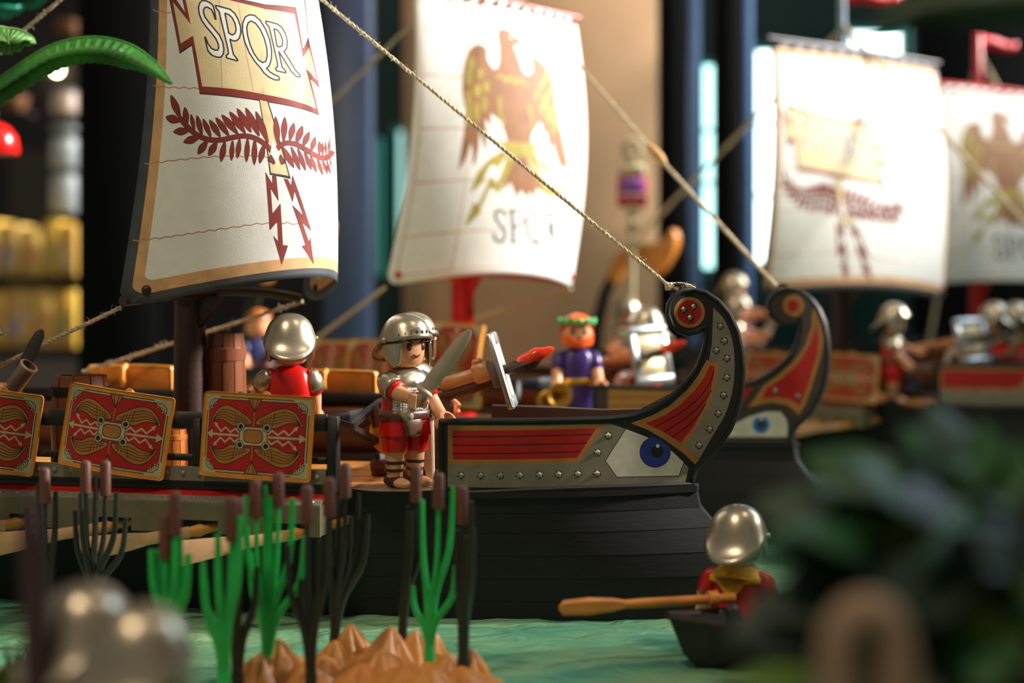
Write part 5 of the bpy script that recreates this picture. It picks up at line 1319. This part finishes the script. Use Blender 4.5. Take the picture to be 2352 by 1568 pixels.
GRN = mat('bright_green_plastic', (44, 196, 92), .35, var=.1, vs_=60); DKR = mat('dark_reed_plastic', (44, 46, 40), .35); CAT = mat('cattail_brown', (104, 62, 48), .5, bump=.1)
def reed(px, py, D, heads, tips, m, label, r=.13):
    b = P(px, py, D); o = thing('cattail_reed', Matrix.Translation(b), label, 'reed', 'cattail reeds'); rnd = random.Random(int(px))
    loc = lambda x, y, dd=0: P(x, y, D + dd) - b
    def stalk(tx, ty, rr, dd):
        t = loc(tx, ty, dd); k = Vector((t.x * .25, t.y * .25, t.z * .33)); k2 = Vector((t.x * .85, t.y * .8, t.z * .62))
        pts = [tuple(q) for q in cr([(0, 0, 0), tuple(k), tuple(k2), tuple(t)], 4, False)]
        n = len(pts); return G().tube(pts, [rr * (1.5 - .75 * i / (n - 1)) for i in range(n)], 8)
    new('root', G().tube([(0, 0, -.5), (0, 0, .1), (0, 0, .5)], [r * 1.9, r * 1.7, r * 1.2], 8).mesh('root', m), o)
    for i, (hx, y0, y1) in enumerate(heads):
        dd = rnd.uniform(-.3, .3)
        s = new('stalk', stalk(hx, y1 - 4, r * .9, dd).mesh('stalk', m), o)
        p0, p1 = loc(hx, y1, dd), loc(hx + (hx - px) * .02, y0, dd); dv = (p1 - p0)
        new('seed_head', G().tube([p0, p0 + dv * .04, p0 + dv * .9, p0 + dv * .97, p1], [.12, .24, .235, .17, .06], 10).mesh('seed_head', CAT), s)
    for tx, ty in tips: new('stalk', stalk(tx, ty, r, rnd.uniform(-.5, .5)).mesh('stalk', m), o)
    return o
reed(112, 1405, 66, [(103, 1072, 1158)], [(60, 1165), (88, 1110), (128, 1128)], DKR, 'dark grey reed with one seed head standing farthest toward the picture edge')
reed(212, 1408, 66, [(197, 1056, 1135), (242, 1056, 1140)], [(172, 1172), (186, 1132), (220, 1092), (268, 1130), (289, 1188)], DKR, 'dark grey reed with two seed heads in front of the tilted shield')
reed(392, 1500, 57.5, [(380, 1178, 1285), (402, 1127, 1232)], [(348, 1262), (362, 1262), (412, 1230), (432, 1272)], GRN, 'bright green reed with two seed heads before the second oar', .17)
reed(514, 1556, 57, [(532, 1140, 1245)], [(466, 1290), (500, 1226), (552, 1185), (470, 1330), (545, 1215)], GRN, 'bright green reed with single seed head rooted farthest down the shore', .15)
reed(614, 1512, 60, [(588, 1100, 1190), (639, 1084, 1165)], [(564, 1138), (610, 1115), (622, 1140), (672, 1145), (700, 1232), (575, 1270)], GRN, 'bright green reed with two seed heads growing from the tan rock', .13)
reed(545, 1552, 58.5, [(548, 1145, 1235)], [(520, 1270), (590, 1300)], DKR, 'dark reed close beside the lowest bright green reed', .14)
reed(714, 1552, 59, [(705, 1112, 1205), (756, 1095, 1188)], [(735, 1240), (660, 1250), (690, 1330)], DKR, 'dark reed with two seed heads in front of the oar box end', .13)
reed(768, 1472, 63, [(793, 1062, 1145)], [(757, 1150), (778, 1140), (824, 1130), (846, 1182), (806, 1185)], DKR, 'dark reed whose seed head stands before the golden deck', .12)
reed(924, 1462, 63, [(955, 1065, 1155)], [(938, 1160), (945, 1175), (972, 1150)], DKR, 'dark slender reed in front of the sandalled feet', .12)
reed(986, 1488, 61, [(1007, 1084, 1170)], [(970, 1147), (1040, 1118), (1046, 1300), (948, 1345)], GRN, 'bright green reed with single seed head before the bow panel corner', .12)
reed(1064, 1522, 60, [(1062, 1114, 1205)], [(1082, 1150), (1087, 1212), (1050, 1215), (1072, 1230)], DKR, 'dark reed standing nearest the bow in front of the red stripes', .14)

ROCK = mat('tan_rock_plastic', (232, 164, 82), .36, bump=.15, bs=250, rgb2=(208, 132, 58), vs_=30)
def rock(px, D, label, peaks, seed):
    x0 = (px - CX) / F * D; o = thing('rock_base', TR(x0, D, -.15), label, 'rock', 'tan rock bases'); rnd = random.Random(seed)
    for (ppx, ppy, dd, rr) in peaks:
        t = P(ppx, ppy, D + dd) - Vector((x0, D, -.15)); h = t.z; rings = []; n = 44; ph = rnd.random() * 6; K_ = rnd.choice((5, 6, 7))
        for s in (0, .12, .3, .5, .7, .86, .96, 1.0):
            rad_ = rr * (1 - s) ** .8 + .06; r_ = []
            for j in range(n):
                a = 2 * math.pi * j / n; fl = 1 + (.34 * (abs(math.sin(K_ * .5 * a + ph + s * .8)) - .5) + .16 * (abs(math.sin(6.5 * a + ph * 2 + s)) - .5) + .05 * rnd.uniform(-1, 1)) * (1 - .25 * s)
                r_.append((t.x + rad_ * fl * math.cos(a) - (1 - s) * .25 * math.sin(ph), t.y + rad_ * fl * math.sin(a), h * s))
            rings.append(r_)
        new('crag', G().loft(rings).mesh('crag', ROCK, True, 55), o)
rock(640, 60.5, 'tan rock base holding the two-headed bright green reed', [(640, 1468, 0, 1.3), (600, 1500, -.6, 1.0), (672, 1502, .5, 1.1), (700, 1520, -.8, 1.0)], 3)
rock(800, 62, 'tan rock base with tall crag beneath the dark reeds', [(805, 1432, .6, 1.0), (770, 1470, .2, 1.0), (838, 1500, -.4, 1.1), (742, 1505, -1.0, 1.1), (830, 1520, -1.6, 1.2)], 5)
rock(930, 61.5, 'tan rock base with highest crag holding the bow-corner reed', [(898, 1438, .3, 1.15), (955, 1446, .9, .75), (1000, 1452, 1.2, .7), (1010, 1500, .5, .8), (880, 1490, -.7, 1.1), (940, 1520, -1.6, 1.3)], 7)
rock(1060, 60.3, 'tan rock base at the bowward end of the shore', [(1083, 1490, .3, .8), (1028, 1500, .2, .9), (1058, 1530, -.8, 1.0), (990, 1530, -1.2, 1.1), (1100, 1545, -.4, .7)], 11)
# sandy shore with moss
def mat_shore():
    m = mat('sandy_shore', (196, 150, 76), .7, bump=.7, bs=120, rgb2=(120, 140, 60), vs_=22); return m
g = G(); nx, ny = 60, 36
for j in range(ny):
    for i in range(nx):
        x = -27 + 27 * i / (nx - 1); y = 26 + 34 * j / (ny - 1)
        e = min(1, max(0, (59.0 - y + 2.0 * math.sin(x * .7)) / 5)) * min(1, max(0, (-1.0 - x + 1.5 * math.sin(y * .5)) / 5))
        g.v.append((x, y, -.32 + .62 * e ** .8 + .08 * noise_field(x * 1.7, y * 1.3)))
for j in range(ny - 1):
    for i in range(nx - 1): g.f.append((j * nx + i, j * nx + i + 1, (j + 1) * nx + i + 1, (j + 1) * nx + i)); g.m.append(0)
tag(new('shore', g.mesh('shore', mat_shore(), True, 180)), 'sandy mossy shore strip in front of the water', 'shore', kind='structure')
MOSS = mat('moss_green', (118, 134, 30), .8, rgb2=(60, 84, 22), vs_=80)
g = G(); rnd = random.Random(4); c = P(48, 1478, 55)
for i in range(420):
    a, b = rnd.gauss(0, .8), rnd.gauss(0, .8); h = rnd.uniform(.6, 2.4) * math.exp(-(a * a + b * b) * .35)
    x, y = c.x + a, c.y + b
    g.tube([(x, y, .2), (x + rnd.uniform(-.2, .2), y + rnd.uniform(-.2, .2), .2 + h * .6), (x + rnd.uniform(-.5, .5), y + rnd.uniform(-.4, .4), .2 + h)], [.07, .06, .015], 4)
tag(new('moss_tuft', g.mesh('moss_tuft', MOSS)), 'yellow green moss tuft growing on the shore', 'moss', kind='stuff')

# two near soldiers and a spear
figure('toy_soldier', at(190, 38, -.05, 60), 'out-of-focus silver-helmeted soldier on the shore beside the spear', arms=((30, 8), (15, 8)), group='soldiers', low=True)
figure('toy_soldier', at(318, 35.4, -.05, 75), 'out-of-focus soldier on the shore bending below the other helmet', arms=((15, 8), (15, 8)), group='soldiers', low=True)
sp = thing('spear', frame(P(80, 1568, 36) + Vector((.2, 0, -5.1)), (-.06, .1, 1), (1, 0, 0)), 'dark purple brown spear standing upright on the shore', 'spear')
new('shaft', G().tube([(0, 0, 0), (0, 0, 8.2)], .32, 10).mesh('shaft', mat('purple_brown', (66, 42, 40), .5)), sp)
new('tip', G().lathe([(.34, 8.1), (.36, 8.2), (.2, 8.8), (.04, 9.4)], 10).mesh('tip', mat('purple_brown', (66, 42, 40), .5)), sp)

# dark bush and pale stone arch close to the lens at the right
BG = [mat('bush_leaf_%d' % i, c, .55, var=.12, vs_=60) for i, c in enumerate(((20, 60, 24), (28, 84, 32), (92, 128, 46), (40, 96, 56), (14, 44, 20)))]
def leaf_mesh(m, L, W):
    g = G(); rows = []
    for i in range(7):
        t = i / 6; w = W * math.sin(math.pi * min(.97, t + .03)) ** .8; rows.append([(L * t, -w, .0 - .12 * L * t * t), (L * t, 0, .12 * W - .12 * L * t * t), (L * t, w, -.12 * L * t * t)])
    return g.loft(rows, 0, caps=False, closed=False).mesh('leaf', m)
LM = [leaf_mesh(m, L, W) for m, L, W in zip(BG, (2.4, 2.2, 2.0, 2.2, 2.6), (.75, .7, .62, .6, .85))]
bu = thing('leafy_bush', TR(8.6, 32.5, -.1), 'dark green leafy toy bush standing before the far galley hull', 'bush')
new('trunk', G().tube([(0, 0, 0), (.1, .1, 4), (-.2, .1, 8), (0, 0, 11)], [.7, .55, .45, .2], 10).mesh('trunk', BROWN), bu)
rnd = random.Random(12)
for i in range(300):
    if i < 130: c, R_ = Vector((1.2, 0, 9.2)), Vector((3.6, 2.4, 2.6))
    elif i < 190: c, R_ = Vector((-1.6, -1.2, 6.4)), Vector((2.1, 1.6, 1.7))
    elif i < 265: c, R_ = Vector((2.4, -.2, 5.6)), Vector((3.0, 2.0, 3.0))
    else: c, R_ = Vector((-2.6, -3.2, 4.0)), Vector((1.8, 1.4, 1.3))
    v = Vector((rnd.gauss(0, 1), rnd.gauss(0, 1), rnd.gauss(0, 1))).normalized() * rnd.uniform(.2, 1) ** .5
    p = c + Vector((v.x * R_.x, v.y * R_.y, v.z * R_.z)); out = (p - c + Vector((0, 0, -.6))).normalized()
    k = rnd.choice((0, 0, 1, 1, 2, 3, 4, 4))
    new('leaf', LM[k], bu, frame(p - out * .5, (rnd.gauss(0, .5), rnd.gauss(0, .5) - .3, 1), out))
for k in range(9):
    a = k * .7; new('twig', G().tube([(0, 0, 5 + .5 * k), (1.6 * math.cos(a), 1.4 * math.sin(a), 7 + .4 * k)], [.2, .08], 6).mesh('twig', BROWN), bu)
ar = thing('stone_arch', TR((1990 - CX) / F * 27, 27, -.1), 'pale beige stone arch out of focus in front of the bush', 'arch')
BEIGE = mat('beige_stone', (158, 132, 104), .7, bump=.3, bs=120)
zt = zD(1345, 27) + .1
for s in (-1, 1): new('pier', G().sell([(0, s * .55, 0, .36, .42), (zt - 1.2, s * .52, 0, .34, .4)], 16, e=4).mesh('pier', BEIGE), ar)
new('arch_ring', G().tube([(.52 * math.cos(t * math.pi / 14), 0, zt - 1.2 + .78 * math.sin(t * math.pi / 14)) for t in range(15)], [(.34, .4)] * 15, 14).mesh('arch_ring', BEIGE), ar)

# palms
PG = mat('palm_green', (66, 150, 52), .5, var=.2, vs_=40); PG2 = mat('palm_pale_green', (112, 168, 84), .5); PT = mat('palm_teal_green', (20, 140, 112), .4); PD = mat('palm_dark_green', (36, 66, 22), .4)
def frond(name, pts, ws, m, parent, base, ribs=16, droop=Vector((0, -.35, -1))):
    q = [Vector(p) - base for p in cr([tuple(p) for p in pts], 8, False)]; n = len(q); g = G(); rows = []
    for i, p in enumerate(q):
        t = i / (n - 1); w = float(np.interp(t, np.linspace(0, 1, len(ws)), ws)); tan = (q[min(n - 1, i + 1)] - q[max(0, i - 1)]).normalized(); dr = (droop - tan * droop.dot(tan)).normalized(); sd = tan.cross(dr)
        z = .06 * w * (1 if i % 2 else -1)
        rows.append([tuple(p + dr * w + sd * (.5 * w + z)), tuple(p + dr * w * .5 + sd * (.3 * w + z)), tuple(p), tuple(p + dr * w * .5 - sd * (.3 * w + z)), tuple(p + dr * w - sd * (.5 * w + z))])
    g.loft(rows, 0, caps=False, closed=False)
    o = solid(new('frond', g.mesh('frond', m, True, 25), parent), .06, 0)
    g = G().tube(q, [.14 * (1 - .8 * i / (n - 1)) for i in range(n)], 6)
    new('midrib', g.mesh('midrib', m), o)
    return o
base = Vector((-25.5, 66, 0))
pa = thing('palm_tree', Matrix.Translation(base), 'bright green toy palm whose curved frond crosses the big sail edge', 'palm')
new('trunk', G().tube([(0, 0, -.2), (.3, 0, 8), (.2, 0, 16), (.6, 0, 22)], [1.1, .9, .8, .6], 12).mesh('trunk', BROWN), pa)
frond('frond', [Vector((-24.9, 66, 22.0)), P(-60, 225, 66), P(30, 160, 66), P(120, 105, 66), P(215, 86, 66), P(300, 103, 66), P(360, 145, 65.5), P(396, 190, 65)], [.5, .75, .85, .9, .95, .95, .55, .1], PG, pa, base)
frond('frond', [Vector((-24.9, 66, 22.0)), P(-40, 85, 66.5), P(25, 66, 67), P(70, 82, 67), P(82, 100, 67)], [.5, .9, 1.0, .7, .3], PG2, pa, base)
fb = thing('round_fruit', Matrix.Translation(P(-12, 332, 104)) @ Matrix.Scale(1.62, 4), 'red rounded fruit hanging beneath the bright green palm frond', 'fruit')
new('flesh', G().lathe([(.3, -.45), (.95, -.42), (1.02, -.2), (.92, .35), (.62, .75), (.3, .92), (.05, .95)], 22).mesh('flesh', RED), fb)
new('stem', G().tube([(0, 0, .9), (-.1, .2, 2.2), (-.4, .8, 3.2)], .1, 6).mesh('stem', BROWN), fb)
base2 = Vector((-42, 100, 0))
pb = thing('palm_tree', Matrix.Translation(base2), 'teal green palm crown behind the stay rope of the nearest galley', 'palm')
new('trunk', G().tube([(0, 0, -.1), (.4, 0, 12), (2.5, 0, 24), (4.5, 0, 34)], [1.3, 1.1, .9, .6], 12).mesh('trunk', BROWN), pb)
frond('frond', [base2 + Vector((4.5, 0, 34)), P(-20, -90, 100), P(70, -60, 100), P(120, -20, 100)], [2.0, 3.2, 3.0, 1.2], PT, pb, base2)
frond('frond', [base2 + Vector((4.5, 0, 34)), P(-60, -60, 99), P(-10, -30, 99), P(55, 10, 99)], [1.2, 2.0, 2.0, .6], PT, pb, base2)
base3 = Vector((16.5, 38, 0))
pc = thing('palm_tree', Matrix.Translation(base3), 'dark green palm frond arching over the far galley sails', 'palm')
new('trunk', G().tube([(0, 0, -.1), (.3, 0, 10), (.2, 0, 20), (0, 0, 23)], [1.2, .9, .7, .5], 12).mesh('trunk', BROWN), pc)
frond('frond', [base3 + Vector((0, 0, 22.8)), P(2450, -70, 37), P(2330, -45, 36.5), P(2200, -30, 36), P(2090, 0, 36), P(2000, 52, 36)], [.5, .9, .95, .8, .5, .1], PD, pc, base3)
